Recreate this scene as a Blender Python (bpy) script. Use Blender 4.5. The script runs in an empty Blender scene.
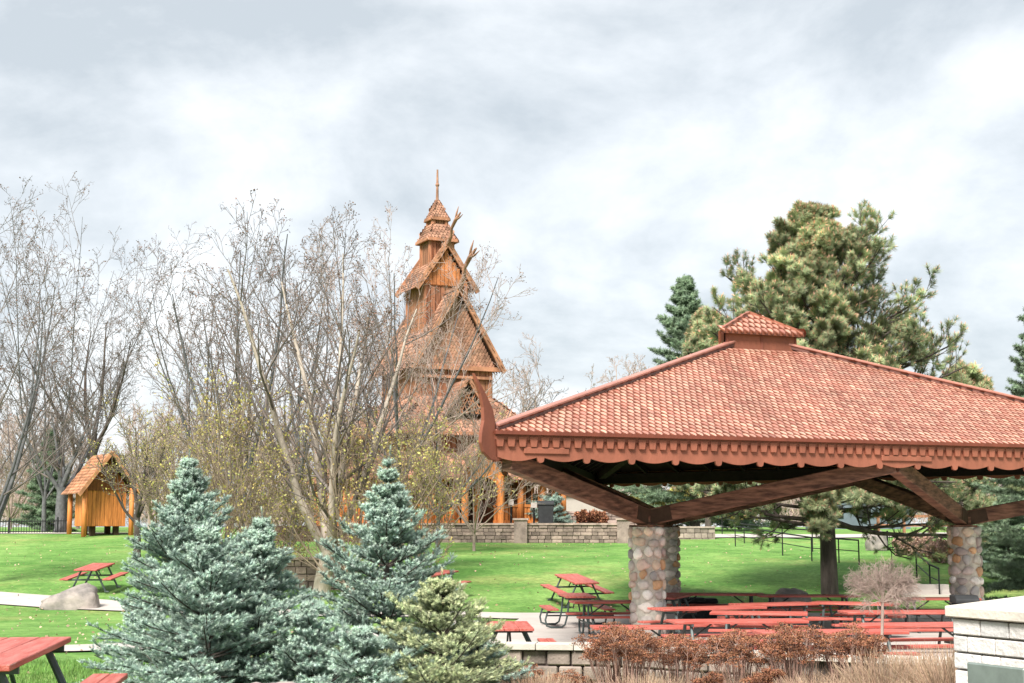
import bpy, math, random
import numpy as np
from mathutils import Vector, Matrix, noise
R = math.radians
# ------------------------------------------------------------ camera, world, sun
scene = bpy.context.scene
F = 1422.0; W, H = 1024, 683; EYE = 2.4
PITCH = math.atan(185.5 / F)
cam_d = bpy.data.cameras.new('camera'); cam = bpy.data.objects.new('camera', cam_d)
scene.collection.objects.link(cam); scene.camera = cam
cam_d.sensor_width = 36; cam_d.lens = F / W * 36; cam_d.clip_end = 6000; cam_d.clip_start = .1
cam.location = (0, 0, EYE); cam.rotation_euler = (math.pi / 2 + PITCH, 0, 0)
world = bpy.data.worlds.new('World'); scene.world = world; world.use_nodes = True
SUN_EL, SUN_AZ = R(48), R(205)      # azimuth clockwise from +Y: the sun stands behind the camera, to its left
nt = world.node_tree; N = nt.nodes; Lk = nt.links; N.clear()
out = N.new('ShaderNodeOutputWorld'); bg = N.new('ShaderNodeBackground'); Lk.new(bg.outputs[0], out.inputs[0])
sky = N.new('ShaderNodeTexSky'); sky.sky_type = 'NISHITA'; sky.sun_disc = False
sky.sun_elevation = SUN_EL; sky.sun_rotation = SUN_AZ; sky.air_density = 1.0; sky.dust_density = 1.5
bg.inputs[1].default_value = .12
tc = N.new('ShaderNodeTexCoord'); sep = N.new('ShaderNodeSeparateXYZ'); Lk.new(tc.outputs['Generated'], sep.inputs[0])
def wmath(op, a, b):
    m = N.new('ShaderNodeMath'); m.operation = op
    for i, v in enumerate((a, b)):
        if isinstance(v, (int, float)): m.inputs[i].default_value = v
        else: Lk.new(v, m.inputs[i])
    return m.outputs[0]
den = wmath('ADD', wmath('MAXIMUM', sep.outputs[2], 0.0), .42)
cmb = N.new('ShaderNodeCombineXYZ')
Lk.new(wmath('DIVIDE', sep.outputs[0], den), cmb.inputs[0]); Lk.new(wmath('DIVIDE', sep.outputs[1], den), cmb.inputs[1])
cmb.inputs[2].default_value = 7.1
n1 = N.new('ShaderNodeTexNoise'); n1.inputs['Scale'].default_value = 3.0; n1.inputs['Detail'].default_value = 7
n1.inputs['Roughness'].default_value = .58; n1.inputs['Distortion'].default_value = .18; Lk.new(cmb.outputs[0], n1.inputs[0])
cr = N.new('ShaderNodeValToRGB'); Lk.new(n1.outputs[0], cr.inputs[0])
e = cr.color_ramp.elements; e[0].position = .38; e[0].color = (2.2, 2.4, 2.55, 1); e[1].position = .66; e[1].color = (3.9, 3.98, 4.02, 1)
m_ = e.new(.53); m_.color = (3.1, 3.25, 3.36, 1)
mx = N.new('ShaderNodeMix'); mx.data_type = 'RGBA'; mx.inputs[0].default_value = .93
Lk.new(sky.outputs[0], mx.inputs[6]); Lk.new(cr.outputs[0], mx.inputs[7]); Lk.new(mx.outputs[2], bg.inputs[0])
sd = bpy.data.lights.new('sun', 'SUN'); sd.energy = 3.3; sd.angle = R(20); sd.color = (1, .95, .88)
so = bpy.data.objects.new('sun', sd); scene.collection.objects.link(so)
sv = Vector((math.sin(SUN_AZ) * math.cos(SUN_EL), math.cos(SUN_AZ) * math.cos(SUN_EL), math.sin(SUN_EL)))
so.rotation_euler = sv.to_track_quat('Z', 'Y').to_euler(); so.location = (0, 0, 60)
vs = scene.view_settings; vs.view_transform = 'Standard'; vs.look = 'None'; vs.gamma = 1; vs.exposure = 1.32
# ------------------------------------------------------------ helpers
C = scene.collection
def rayd(px, py):
    a, b = (px - W / 2), (H / 2 - py)
    return Vector((a, F * math.cos(PITCH) - b * math.sin(PITCH), F * math.sin(PITCH) + b * math.cos(PITCH)))
def at(px, py, Y):
    d = rayd(px, py); return Vector((0, 0, EYE)) + d * (Y / d.y)
def sstep(a, b, x):
    t = max(0., min(1., (x - a) / (b - a))); return t * t * (3 - 2 * t)
def interp(x, xs, ys):
    return float(np.interp(x, xs, ys))
def hz_raw(x, y):
    l = interp(y, [0, 10, 15, 24, 38, 42, 46, 52, 60, 68, 75, 90, 130, 4000], [.82, .76, .68, .36, 0, .02, .35, .95, 1.3, 1.62, 2.06, 2.25, 2.3, 2.3])
    r = interp(y, [0, 10, 14.5, 16.5, 19, 25, 37.2, 42, 46, 52, 60, 68, 75, 90, 130, 4000], [.82, .78, .72, .35, -.3, -.3, -.05, .0, .35, .95, 1.35, 1.62, 2.06, 2.25, 2.3, 2.3])
    t = sstep(-1.6, .2, x) * (1 - sstep(14, 20, x))
    z = l * (1 - t) + r * t
    return z
def hz(x, y):
    z = (hz_raw(x, y) * 2 + hz_raw(x, y - 1.2) + hz_raw(x, y + 1.2)) / 4 if y > 40 else hz_raw(x, y)
    if y > 43: z += .10 * sstep(43, 50, y) * noise.noise(Vector((x * .09, y * .09, 2))) * (1 - sstep(80, 100, y))
    return z
def on_ground(px, py):
    d = rayd(px, py); d = d / d.y; y = 6.
    while y < 400:
        if EYE + d.z * y <= hz(d.x * y, y): break
        y += .05
    return Vector((d.x * y, y, hz(d.x * y, y)))
def gp(px, Y):
    x = (px - W / 2) / 1434. * Y
    return Vector((x, Y, hz(x, Y)))
class MB:
    def __init__(s): s.v = []; s.f = []; s.c = []; s.col = (1, 1, 1)
    def add(s, vs, fs, col=None):
        o = len(s.v); s.v += [tuple(p) for p in vs]; s.f += [tuple(i + o for i in f) for f in fs]
        s.c += [col or s.col] * len(vs); return s
    def box(s, c, size, rot=None, col=None, taper=0):
        c = Vector(c); hx, hy, hzz = size[0] / 2, size[1] / 2, size[2] / 2
        vs = []
        for k in (-1, 1):
            tf = 1 - taper if k > 0 else 1
            for i, j in ((-1, -1), (1, -1), (1, 1), (-1, 1)): vs.append(Vector((i * hx * tf, j * hy * tf, k * hzz)))
        if rot is not None:
            m = rot if isinstance(rot, Matrix) else Matrix.Rotation(rot, 3, 'Z')
            vs = [m @ v for v in vs]
        return s.add([v + c for v in vs], [(3, 2, 1, 0), (4, 5, 6, 7), (0, 1, 5, 4), (1, 2, 6, 5), (2, 3, 7, 6), (3, 0, 4, 7)], col)
    def beam(s, a, b, w, h, col=None, up=(0, 0, 1)):
        a = Vector(a); b = Vector(b); d = (b - a); L = d.length; d.normalize(); u = Vector(up)
        x = d.cross(u)
        if x.length < 1e-3: x = d.cross(Vector((0, 1, 0)))
        x.normalize(); z = x.cross(d)
        m = Matrix((x, d, z)).transposed()
        return s.box((a + b) / 2, (w, L, h), m, col)
    def tube(s, pts, rad, k=8, col=None, cap=True):
        pts = [Vector(p) for p in pts]; n = len(pts)
        rs = rad if isinstance(rad, (list, tuple)) else [rad] * n
        vs = []; fs = []; x = None
        for i, p in enumerate(pts):
            d = (pts[min(i + 1, n - 1)] - pts[max(i - 1, 0)]).normalized()
            if x is None: x = d.orthogonal().normalized()
            x = (x - d * x.dot(d)); x = x.normalized() if x.length > 1e-5 else d.orthogonal().normalized()
            y = d.cross(x)
            for j in range(k):
                a = 2 * math.pi * j / k; vs.append(p + (x * math.cos(a) + y * math.sin(a)) * rs[i])
        for i in range(n - 1):
            for j in range(k): fs.append((i * k + j, i * k + (j + 1) % k, (i + 1) * k + (j + 1) % k, (i + 1) * k + j))
        if cap: fs += [tuple(reversed(range(k))), tuple(range((n - 1) * k, n * k))]
        return s.add(vs, fs, col)
    def prism(s, pts, d, col=None):           # polygon (list of Vectors) extruded by vector d
        d = Vector(d); n = len(pts); p = [Vector(q) for q in pts]
        return s.add(p + [q + d for q in p], [tuple(reversed(range(n))), tuple(range(n, 2 * n))] + [(i, (i + 1) % n, (i + 1) % n + n, i + n) for i in range(n)], col)
    def build(s, name, mat, parent=None, smooth=False, bevel=0, loc=None):
        me = bpy.data.meshes.new(name); me.from_pydata(s.v, [], s.f); me.materials.append(mat)
        a = me.color_attributes.new('Col', 'FLOAT_COLOR', 'POINT')
        a.data.foreach_set('color', np.hstack([np.array(s.c, dtype=np.float32).reshape(-1, 3), np.ones((len(s.c), 1), np.float32)]).ravel())
        if smooth: me.polygons.foreach_set('use_smooth', [True] * len(me.polygons))
        o = bpy.data.objects.new(name, me); C.objects.link(o); o.parent = parent
        if loc is not None: o.location = loc
        if bevel:
            b = o.modifiers.new('bevel', 'BEVEL'); b.width = bevel; b.segments = 1; b.limit_method = 'ANGLE'
        return o
def np_mesh(name, V, Fc, mat, parent=None, cols=None, smooth=False):
    me = bpy.data.meshes.new(name); k = Fc.shape[1]
    me.vertices.add(len(V)); me.vertices.foreach_set('co', V.astype(np.float32).ravel())
    me.loops.add(Fc.size); me.loops.foreach_set('vertex_index', Fc.astype(np.int32).ravel())
    me.polygons.add(len(Fc)); me.polygons.foreach_set('loop_start', np.arange(0, Fc.size, k, dtype=np.int32))
    me.update(calc_edges=True); me.materials.append(mat)
    if smooth: me.polygons.foreach_set('use_smooth', np.ones(len(Fc), bool))
    a = me.color_attributes.new('Col', 'FLOAT_COLOR', 'POINT')
    c = np.ones((len(V), 4), np.float32)
    if cols is not None: c[:, :3] = cols
    a.data.foreach_set('color', c.ravel())
    o = bpy.data.objects.new(name, me); C.objects.link(o); o.parent = parent
    return o
def scatter(TV, TF, TC, P, D, S, rng, tint):
    """copies of a template along directions D at points P with scales S; returns verts, faces, colours"""
    n = len(P); d = D / np.linalg.norm(D, axis=1, keepdims=True)
    a = rng.normal(size=(n, 3)); x = np.cross(d, a); x /= np.linalg.norm(x, axis=1, keepdims=True) + 1e-9; y = np.cross(d, x)
    M = np.stack([x, y, d], axis=2)
    S = np.asarray(S); S = np.repeat(S[:, None], 3, 1) if S.ndim == 1 else S
    V = np.einsum('nij,nkj->nki', M, TV[None] * S[:, None, :]) + P[:, None, :]
    Fc = TF[None] + (np.arange(n) * len(TV))[:, None, None]
    cc = TC[None] * tint[:, None, :]
    return V.reshape(-1, 3), Fc.reshape(-1, TF.shape[1]), cc.reshape(-1, 3)
def tag(o, label=None, cat=None, group=None, kind=None):
    if label: o['label'] = label
    if cat: o['category'] = cat
    if group: o['group'] = group
    if kind: o['kind'] = kind
    return o
def empty(name, loc=(0, 0, 0), rz=0, label=None, cat=None, group=None):
    o = bpy.data.objects.new(name, None); C.objects.link(o); o.location = loc; o.rotation_euler = (0, 0, rz); o.empty_display_size = .3
    return tag(o, label, cat, group)
def copy_tree(o, parent=None):
    c = o.copy(); C.objects.link(c)
    if parent: c.parent = parent
    for ch in list(o.children): copy_tree(ch, c)
    return c
# ------------------------------------------------------------ materials
def mat(name, col, rough=.7, var=.25, scale=3., bump=0., bscale=40., col2=None, metal=0., attr=True, stretch=(1, 1, 1), spec=.3, detail=4, trans=0, wear=None):
    m = bpy.data.materials.new(name); m.use_nodes = True; t = m.node_tree; n = t.nodes; l = t.links
    b = n['Principled BSDF']; b.inputs['Roughness'].default_value = rough; b.inputs['Metallic'].default_value = metal
    b.inputs['Specular IOR Level'].default_value = spec
    co = n.new('ShaderNodeTexCoord'); mp = n.new('ShaderNodeMapping'); mp.inputs['Scale'].default_value = stretch
    l.new(co.outputs['Object'], mp.inputs[0])
    nz = n.new('ShaderNodeTexNoise'); nz.inputs['Scale'].default_value = scale; nz.inputs['Detail'].default_value = detail; nz.inputs['Roughness'].default_value = .6
    l.new(mp.outputs[0], nz.inputs[0])
    r = n.new('ShaderNodeValToRGB'); l.new(nz.outputs[0], r.inputs[0])
    c2 = col2 or tuple(min(1, c * (1 + var)) for c in col); c1 = col if col2 else tuple(c * (1 - var) for c in col)
    r.color_ramp.elements[0].position = .35; r.color_ramp.elements[1].position = .65
    r.color_ramp.elements[0].color = (*c1, 1); r.color_ramp.elements[1].color = (*c2, 1)
    o = r.outputs[0]
    if attr:
        at_ = n.new('ShaderNodeAttribute'); at_.attribute_name = 'Col'
        mm = n.new('ShaderNodeMix'); mm.data_type = 'RGBA'; mm.blend_type = 'MULTIPLY'; mm.inputs[0].default_value = 1
        l.new(o, mm.inputs[6]); l.new(at_.outputs[0], mm.inputs[7]); o = mm.outputs[2]
    l.new(o, b.inputs['Base Color'])
    if wear:
        n3 = n.new('ShaderNodeTexNoise'); n3.inputs['Scale'].default_value = 7; n3.inputs['Detail'].default_value = 8; n3.inputs['Roughness'].default_value = .75; l.new(mp.outputs[0], n3.inputs[0])
        r3 = n.new('ShaderNodeValToRGB'); r3.color_ramp.elements[0].position = .60; r3.color_ramp.elements[1].position = .70; r3.color_ramp.elements[1].color = (.6, .6, .6, 1); l.new(n3.outputs[0], r3.inputs[0])
        mw = n.new('ShaderNodeMix'); mw.data_type = 'RGBA'; l.new(r3.outputs[0], mw.inputs[0]); l.new(o, mw.inputs[6]); mw.inputs[7].default_value = (*wear, 1); l.new(mw.outputs[2], b.inputs['Base Color'])
    if bump:
        n2 = n.new('ShaderNodeTexNoise'); n2.inputs['Scale'].default_value = bscale; n2.inputs['Detail'].default_value = 5; l.new(mp.outputs[0], n2.inputs[0])
        bp = n.new('ShaderNodeBump'); bp.inputs['Strength'].default_value = bump; bp.inputs['Distance'].default_value = .02
        l.new(n2.outputs[0], bp.inputs['Height']); l.new(bp.outputs[0], b.inputs['Normal'])
    if trans:
        tb = n.new('ShaderNodeBsdfTranslucent'); l.new(o, tb.inputs[0]); ms = n.new('ShaderNodeMixShader'); ms.inputs[0].default_value = trans
        l.new(b.outputs[0], ms.inputs[1]); l.new(tb.outputs[0], ms.inputs[2]); l.new(ms.outputs[0], n['Material Output'].inputs[0])
    return m
M = dict(
    tile=mat('roof_tile', (.36, .125, .072), .42, .15, .6, .15, 30, spec=.5),
    fascia=mat('fascia_red', (.27, .095, .058), .6, .16, 2.5, .3, 25, stretch=(1, 1, .4)),
    ridge=mat('ridge_red', (.34, .145, .11), .45, .2, 2, .2, 20, spec=.5),
    beam=mat('timber_brown', (.075, .036, .025), .65, .45, 2.2, .6, 30, col2=(.30, .15, .10), stretch=(1.2, 1.2, 7)),
    dark=mat('shaded_timber', (.016, .011, .009), .85, .3, 4),  # near-black tint puts the under-roof shade into the timber colour
    mortar=mat('mortar', (.55, .50, .43), .9, .2, 8, .6, 60),
    cobble=mat('cobble', (.9, .9, .9), .6, .16, 9, .35, 40),
    concrete=mat('concrete', (.44, .40, .37), .85, .10, .8, .25, 30),
    cap=mat('stone_cap', (.55, .50, .44), .8, .12, 3, .3, 40),
    block=mat('wall_block', (.30, .25, .22), .9, .25, 3, .7, 30),
    wallg=mat('terrace_stone', (.30, .235, .205), .9, .3, 2.5, .8, 14),
    white=mat('white_stone', (.60, .565, .54), .8, .12, 5, .6, 30),
    red=mat('red_plank', (.36, .065, .045), .5, .18, 5, .4, 30, col2=(.52, .15, .12), wear=(.42, .30, .25), stretch=(.4, 4, 4), spec=.4),
    metal=mat('grey_green_steel', (.075, .095, .095), .5, .2, 5, metal=.3),
    black=mat('black_metal', (.012, .013, .014), .5, .2, 5),
    bin=mat('dark_bin', (.03, .032, .034), .6, .2, 5),
    orange=mat('orange_pine', (.55, .20, .055), .55, .28, 2.0, .3, 20, stretch=(5, 5, .6)),
    shingle=mat('church_shingle', (.30, .16, .105), .8, .35, 1.6, .4, 20),
    churchw=mat('church_wall', (.28, .13, .075), .7, .3, 2.2, .3, 20, stretch=(5, 5, .6)),
    churchd=mat('church_dark', (.06, .035, .022), .8, .3, 3),
    cream=mat('cream_panel', (.42, .37, .34), .6, .05, 3),
    plaque=mat('bronze_plaque', (.20, .24, .22), .45, .12, 8, metal=.4),
    rock=mat('boulder', (.17, .155, .145), .85, .3, 2.2, .9, 9, col2=(.36, .31, .28)),
    bark=mat('bark', (.085, .068, .06), .9, .35, 6, .9, 20, stretch=(1, 1, .25)),
    barkpale=mat('bark_pale', (.40, .345, .29), .9, .25, 5, .9, 14, stretch=(1, 1, .3)),
    barkgrey=mat('bark_grey', (.115, .115, .12), .9, .3, 5),
    twig=mat('twig', (.165, .14, .13), .9, .25, 2),
    twigpink=mat('twig_pink', (.37, .285, .245), .9, .2, 2),
    twigtan=mat('twig_tan', (.25, .195, .145), .9, .25, 2),
    bud=mat('bud_leaf', (.50, .45, .15), .7, .25, 2, trans=.3),
    budr=mat('bud_brown', (.17, .095, .06), .8, .3, 2),
    needle=mat('blue_needle', (.27, .365, .315), .55, .22, 3, trans=.15),
    needley=mat('gold_needle', (.31, .36, .21), .55, .22, 3, trans=.15),
    pine=mat('pine_needle', (.30, .36, .20), .55, .28, .9, trans=.2),
    darkn=mat('dark_needle', (.14, .20, .125), .6, .25, 1.5, trans=.1),
    sedum=mat('sedum_head', (.27, .12, .065), .85, .3, 5),
    stem=mat('dry_stem', (.46, .30, .24), .8, .25, 5),
    straw=mat('dry_straw', (.50, .36, .25), .8, .25, 4, trans=.2),
    mulch=mat('mulch', (.10, .06, .045), .95, .5, 6, 1, 25),
    blades=mat('grass_blade', (.16, .29, .07), .7, .3, 1.2, trans=.25),
    slate=mat('slate_blue', (.13, .16, .19), .7, .15, 1),
)
def grass_mat():
    m = bpy.data.materials.new('lawn_grass'); m.use_nodes = True; t = m.node_tree; n = t.nodes; l = t.links
    b = n['Principled BSDF']; b.inputs['Roughness'].default_value = .9; b.inputs['Specular IOR Level'].default_value = .15
    co = n.new('ShaderNodeTexCoord')
    def nz(s, d=5, r=.6):
        k = n.new('ShaderNodeTexNoise'); k.inputs['Scale'].default_value = s; k.inputs['Detail'].default_value = d; k.inputs['Roughness'].default_value = r
        l.new(co.outputs['Object'], k.inputs[0]); return k.outputs[0]
    def ramp(s, a, b_, ca, cb):
        r = n.new('ShaderNodeValToRGB'); l.new(s, r.inputs[0]); r.color_ramp.elements[0].position = a; r.color_ramp.elements[1].position = b_
        r.color_ramp.elements[0].color = (*ca, 1); r.color_ramp.elements[1].color = (*cb, 1); return r.outputs[0]
    def mix(f, a, b_, mode='MIX'):
        k = n.new('ShaderNodeMix'); k.data_type = 'RGBA'; k.blend_type = mode
        if isinstance(f, (int, float)): k.inputs[0].default_value = f
        else: l.new(f, k.inputs[0])
        l.new(a, k.inputs[6]); l.new(b_, k.inputs[7]); return k.outputs[2]
    base = ramp(nz(.35, 6), .36, .66, (.10, .235, .05), (.20, .345, .10))
    fine = ramp(nz(6, 6, .75), .3, .7, (.5, .55, .45), (1.4, 1.35, 1.35))
    dry = ramp(nz(.16, 7, .72), .52, .68, (0, 0, 0), (.7, .7, .7))
    strawc = n.new('ShaderNodeRGB'); strawc.outputs[0].default_value = (.36, .34, .14, 1)
    c = mix(dry, base, strawc.outputs[0]); mid_ = ramp(nz(1.3, 4, .6), .35, .65, (.80, .84, .8), (1.15, 1.1, 1.1)); c = mix(1, c, mid_, 'MULTIPLY'); c = mix(1, c, fine, 'MULTIPLY'); l.new(c, b.inputs['Base Color'])
    bp = n.new('ShaderNodeBump'); bp.inputs['Strength'].default_value = .8; bp.inputs['Distance'].default_value = .05
    l.new(nz(14, 6, .8), bp.inputs['Height']); l.new(bp.outputs[0], b.inputs['Normal'])
    return m
M['grass'] = grass_mat()
# ------------------------------------------------------------ ground, paths
def terrain():
    xs = sorted(set([-3000, -1200, -500, -250, -140] + [round(v, 2) for v in np.arange(-90, 91, 1.5)] + [round(v, 2) for v in np.arange(-12, 22, .5)] + [140, 250, 500, 1200, 3000]))
    ys = sorted(set([-200, -60, -20, -6] + [round(v, 2) for v in np.arange(0, 48, .5)] + [round(v, 2) for v in np.arange(48, 100, 1.2)] + [110, 130, 170, 250, 400, 800, 1800, 4000]))
    vs = [(x, y, hz(x, y)) for y in ys for x in xs]; nx = len(xs)
    fs = [(j * nx + i, j * nx + i + 1, (j + 1) * nx + i + 1, (j + 1) * nx + i) for j in range(len(ys) - 1) for i in range(nx - 1)]
    m = MB(); m.add(vs, fs); o = m.build('ground', M['grass'], smooth=True); tag(o, kind='structure')
terrain()
def strip(name, pts, w, material, dz=.03):
    """a ribbon draped on the ground; pts are (x, y) centre points, w half width or list"""
    P = []
    for i in range(len(pts) - 1):
        for k in range(12): P.append(Vector(pts[i]).lerp(Vector(pts[i + 1]), k / 12))
    P.append(Vector(pts[-1])); n = len(P); m = MB(); vs = []; K = 5
    for i, p in enumerate(P):
        d = (P[min(i + 1, n - 1)] - P[max(i - 1, 0)]).normalized(); s = Vector((-d.y, d.x))
        for j in range(K):
            q = p + s * w * (1 - 2 * j / (K - 1)); vs.append((q.x, q.y, hz(q.x, q.y) + dz))
        for e_ in (0, 1): pass
    fs = [(i * K + j, i * K + j + 1, (i + 1) * K + j + 1, (i + 1) * K + j) for i in range(n - 1) for j in range(K - 1)]
    m.add(vs, fs)
    return tag(m.build(name, material, smooth=True), kind='structure')
strip('path', [(-60, 47), (-30, 46), (-17, 45), (-12, 42.5), (-6, 40), (0, 39.4), (10, 39.4), (16, 40), (30, 41)], 1.1, M['concrete'], .035)
strip('path', [(-25, 22.6), (-12, 23.4), (-7.5, 24.4), (-4, 27), (-2, 32), (-1, 37)], .95, M['concrete'], .03)
strip('path', [(5.6, 71), (9, 72.5), (13, 73.5), (18, 73.5), (24, 74)], 1.2, M['concrete'], .05)
strip('path', [(-60, 76), (-30, 75), (-22, 75.5), (-14, 78)], .8, M['cap'], .03)
WALL = [(-.75, 23.4), (-.2, 23.1), (1.5, 22.9), (3.5, 21.6), (6.5, 20.2), (11, 19.5), (16, 20)]
m = MB(); poly = [Vector((x, y + .1, 0)) for x, y in WALL] + [Vector((16, 38.2, 0)), Vector((.2, 38.3, 0)), Vector((-.5, 32, 0))]
m.prism([p + Vector((0, 0, -.9)) for p in poly], (0, 0, .9)); tag(m.build('pavement', M['concrete']), kind='structure')
m = MB(); bed = [(-.8, 12.6), (-.2, 7), (4, 4), (9, 4), (12, 12), (12, 18.6), (6.5, 19.2), (3.5, 20.6), (1.5, 21.9), (-.6, 22.3), (-1.2, 18)]  # real bed, plus an unseen near end added against green bounce on the pier
cx = sum(p[0] for p in bed) / len(bed); cy = sum(p[1] for p in bed) / len(bed)
vs = []; fs = []; nb = len(bed) * 4; K = 14
for i in range(nb):
    a = Vector(bed[i // 4]).lerp(Vector(bed[(i // 4 + 1) % len(bed)]), (i % 4) / 4)
    for k in range(K + 1):
        q = a.lerp(Vector((cx, cy)), k / K * .999); vs.append((q.x, q.y, hz(q.x, q.y) + .03))
for i in range(nb):
    for k in range(K): fs.append((i * (K + 1) + k, ((i + 1) % nb) * (K + 1) + k, ((i + 1) % nb) * (K + 1) + k + 1, i * (K + 1) + k + 1))
m.add(vs, fs); tag(m.build('planting_bed_extended', M['mulch'], smooth=True), kind='structure')
# ------------------------------------------------------------ shingled planes
def shingles(mb, P0, P1, P2, P3, w, h, rng, base=(1, 1, 1), var=.18, lift=.03, pointed=True, under=True, thick=.02, face=None):
    P0, P1, P2, P3 = map(Vector, (P0, P1, P2, P3))
    a = (P1 - P0).normalized(); n = a.cross(((P3 + P2) / 2 - (P0 + P1) / 2)).normalized(); b = n.cross(a)
    Hh = ((P3 + P2) / 2 - P0).dot(b); rows = max(1, int(Hh / h))
    if under: mb.add([P0, P1, P2, P3], [(0, 1, 2, 3)], tuple(c * .5 for c in base))
    for r in range(rows):
        v = (r + .1) / rows; L = P0.lerp(P3, v); Rr = P1.lerp(P2, v)
        x0 = (L - P0).dot(a); x1 = (Rr - P0).dot(a); y = Hh * r / rows
        off = (w / 2 if r % 2 else 0)
        i0 = math.ceil((x0 - off) / w - .25); i1 = math.floor((x1 - off) / w + .25)
        for i in range(i0, i1 + 1):
            cx_ = i * w + off; t = 1 + rng.uniform(-var, var); t2 = 1 + rng.uniform(-var, var) * .22
            col = (base[0] * t, base[1] * t * t2, base[2] * t * t2)
            hw = w * .485; j = rng.uniform(-.004, .004)
            lo = h * .72 if pointed else h * .06
            pts = [(-hw, h * 1.05, .004), (-hw, h * .1, lift * .8 + j)] + ([(0, -lo, lift + j)] if pointed else [(-hw, -lo, lift + j), (hw, -lo, lift)]) + [(hw, h * .1, lift * .8), (hw, h * 1.05, .004)]
            V = [P0 + a * (cx_ + p[0]) + b * (y + p[1]) + n * (p[2] + .004) for p in pts]
            k = len(V); lowv = [V[q] - n * thick for q in range(1, k - 1)]
            mb.add(V + lowv, [tuple(range(k))] + [(q, k + q - 1, k + q, q + 1) for q in range(1, k - 2)], col)
            if face:      # raised weathered face of a pressed tile inside its darker rim
                f_ = .72 + rng.uniform(-.05, .05); u_ = rng.uniform(.6, 1.25); fc = tuple(col[q] * face[q] * (u_ if q else u_ ** .5) for q in range(3))
                ip = [(-hw * f_, h * .78, .022), (-hw * f_, h * .17, lift * .9 + .004 + j), (0, -lo * .70, lift + .006 + j), (hw * f_, h * .17, lift * .9 + .004), (hw * f_, h * .78, .022)]
                mb.add([P0 + a * (cx_ + p[0]) + b * (y + p[1]) + n * (p[2] + .004) for p in ip], [(0, 1, 2, 3, 4)], fc)
# ------------------------------------------------------------ pavilion (three-sided)
U = 27.4
Lc = Vector((-.012 * U, 1.0 * U, 0)); Rc = Vector((.622 * U, 1.25 * U, 0)); s_ = Rc - Lc
mid = (Lc + Rc) / 2; inw = Vector((-s_.y, s_.x, 0)).normalized(); Kc = mid + inw * s_.length * .866
Lc.z = Rc.z = Kc.z = 0; G = (Lc + Rc + Kc) / 3
corners = [Lc, Rc, Kc]
ZE = 4.24; ZA = 7.12        # eave and apex
pav = empty('picnic_pavilion', G, 0, 'open three-sided picnic pavilion with red scale-tiled roof on cobblestone pillars', 'pavilion')
def PL(v): return Vector(v) - G     # local
rng = random.Random(4)
apex = Vector((-.34, 0, ZA)); cut = .88; OFF = Vector((-.34, 0, 0))
roof = MB(); roof.col = (1, 1, 1)
E = [PL(c) for c in corners]
for i in range(3):
    a, b = E[i] + Vector((0, 0, ZE)), E[(i + 1) % 3] + Vector((0, 0, ZE))
    shingles(roof, a, b, b.lerp(apex, cut), a.lerp(apex, cut), .155, .178, rng, base=(.62, .58, .58), var=.16, lift=.032, thick=.03, face=(2.0, 3.2, 4.0))
roof_o = roof.build('roof', M['tile'], pav)
for i in range(3):
    rd = MB(); a = E[i] + Vector((0, 0, ZE + .03)); b = a.lerp(apex + Vector((0, 0, .03)), cut + .035)
    rd.beam(a, b, .14, .10, (.4, .35, .35)); rd.beam(a + Vector((0, 0, .075)), b + Vector((0, 0, .075)), .20, .07, (1.1, 1.1, 1.1))  # lower strip darkened: shade of the gap under the cap is coloured in
    rd.build('ridge_cap', M['ridge'], roof_o, bevel=.02)
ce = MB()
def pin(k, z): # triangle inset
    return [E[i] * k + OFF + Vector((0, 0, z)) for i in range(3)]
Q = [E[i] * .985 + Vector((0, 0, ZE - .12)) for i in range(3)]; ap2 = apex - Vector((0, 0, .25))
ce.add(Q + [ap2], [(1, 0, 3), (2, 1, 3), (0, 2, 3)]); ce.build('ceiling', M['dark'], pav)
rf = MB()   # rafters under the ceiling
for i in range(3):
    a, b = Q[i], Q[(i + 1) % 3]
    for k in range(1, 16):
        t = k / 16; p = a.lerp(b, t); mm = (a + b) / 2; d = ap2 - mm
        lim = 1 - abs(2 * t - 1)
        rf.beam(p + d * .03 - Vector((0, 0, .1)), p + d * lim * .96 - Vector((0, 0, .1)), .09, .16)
rf.build('rafter', M['dark'], pav)
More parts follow.
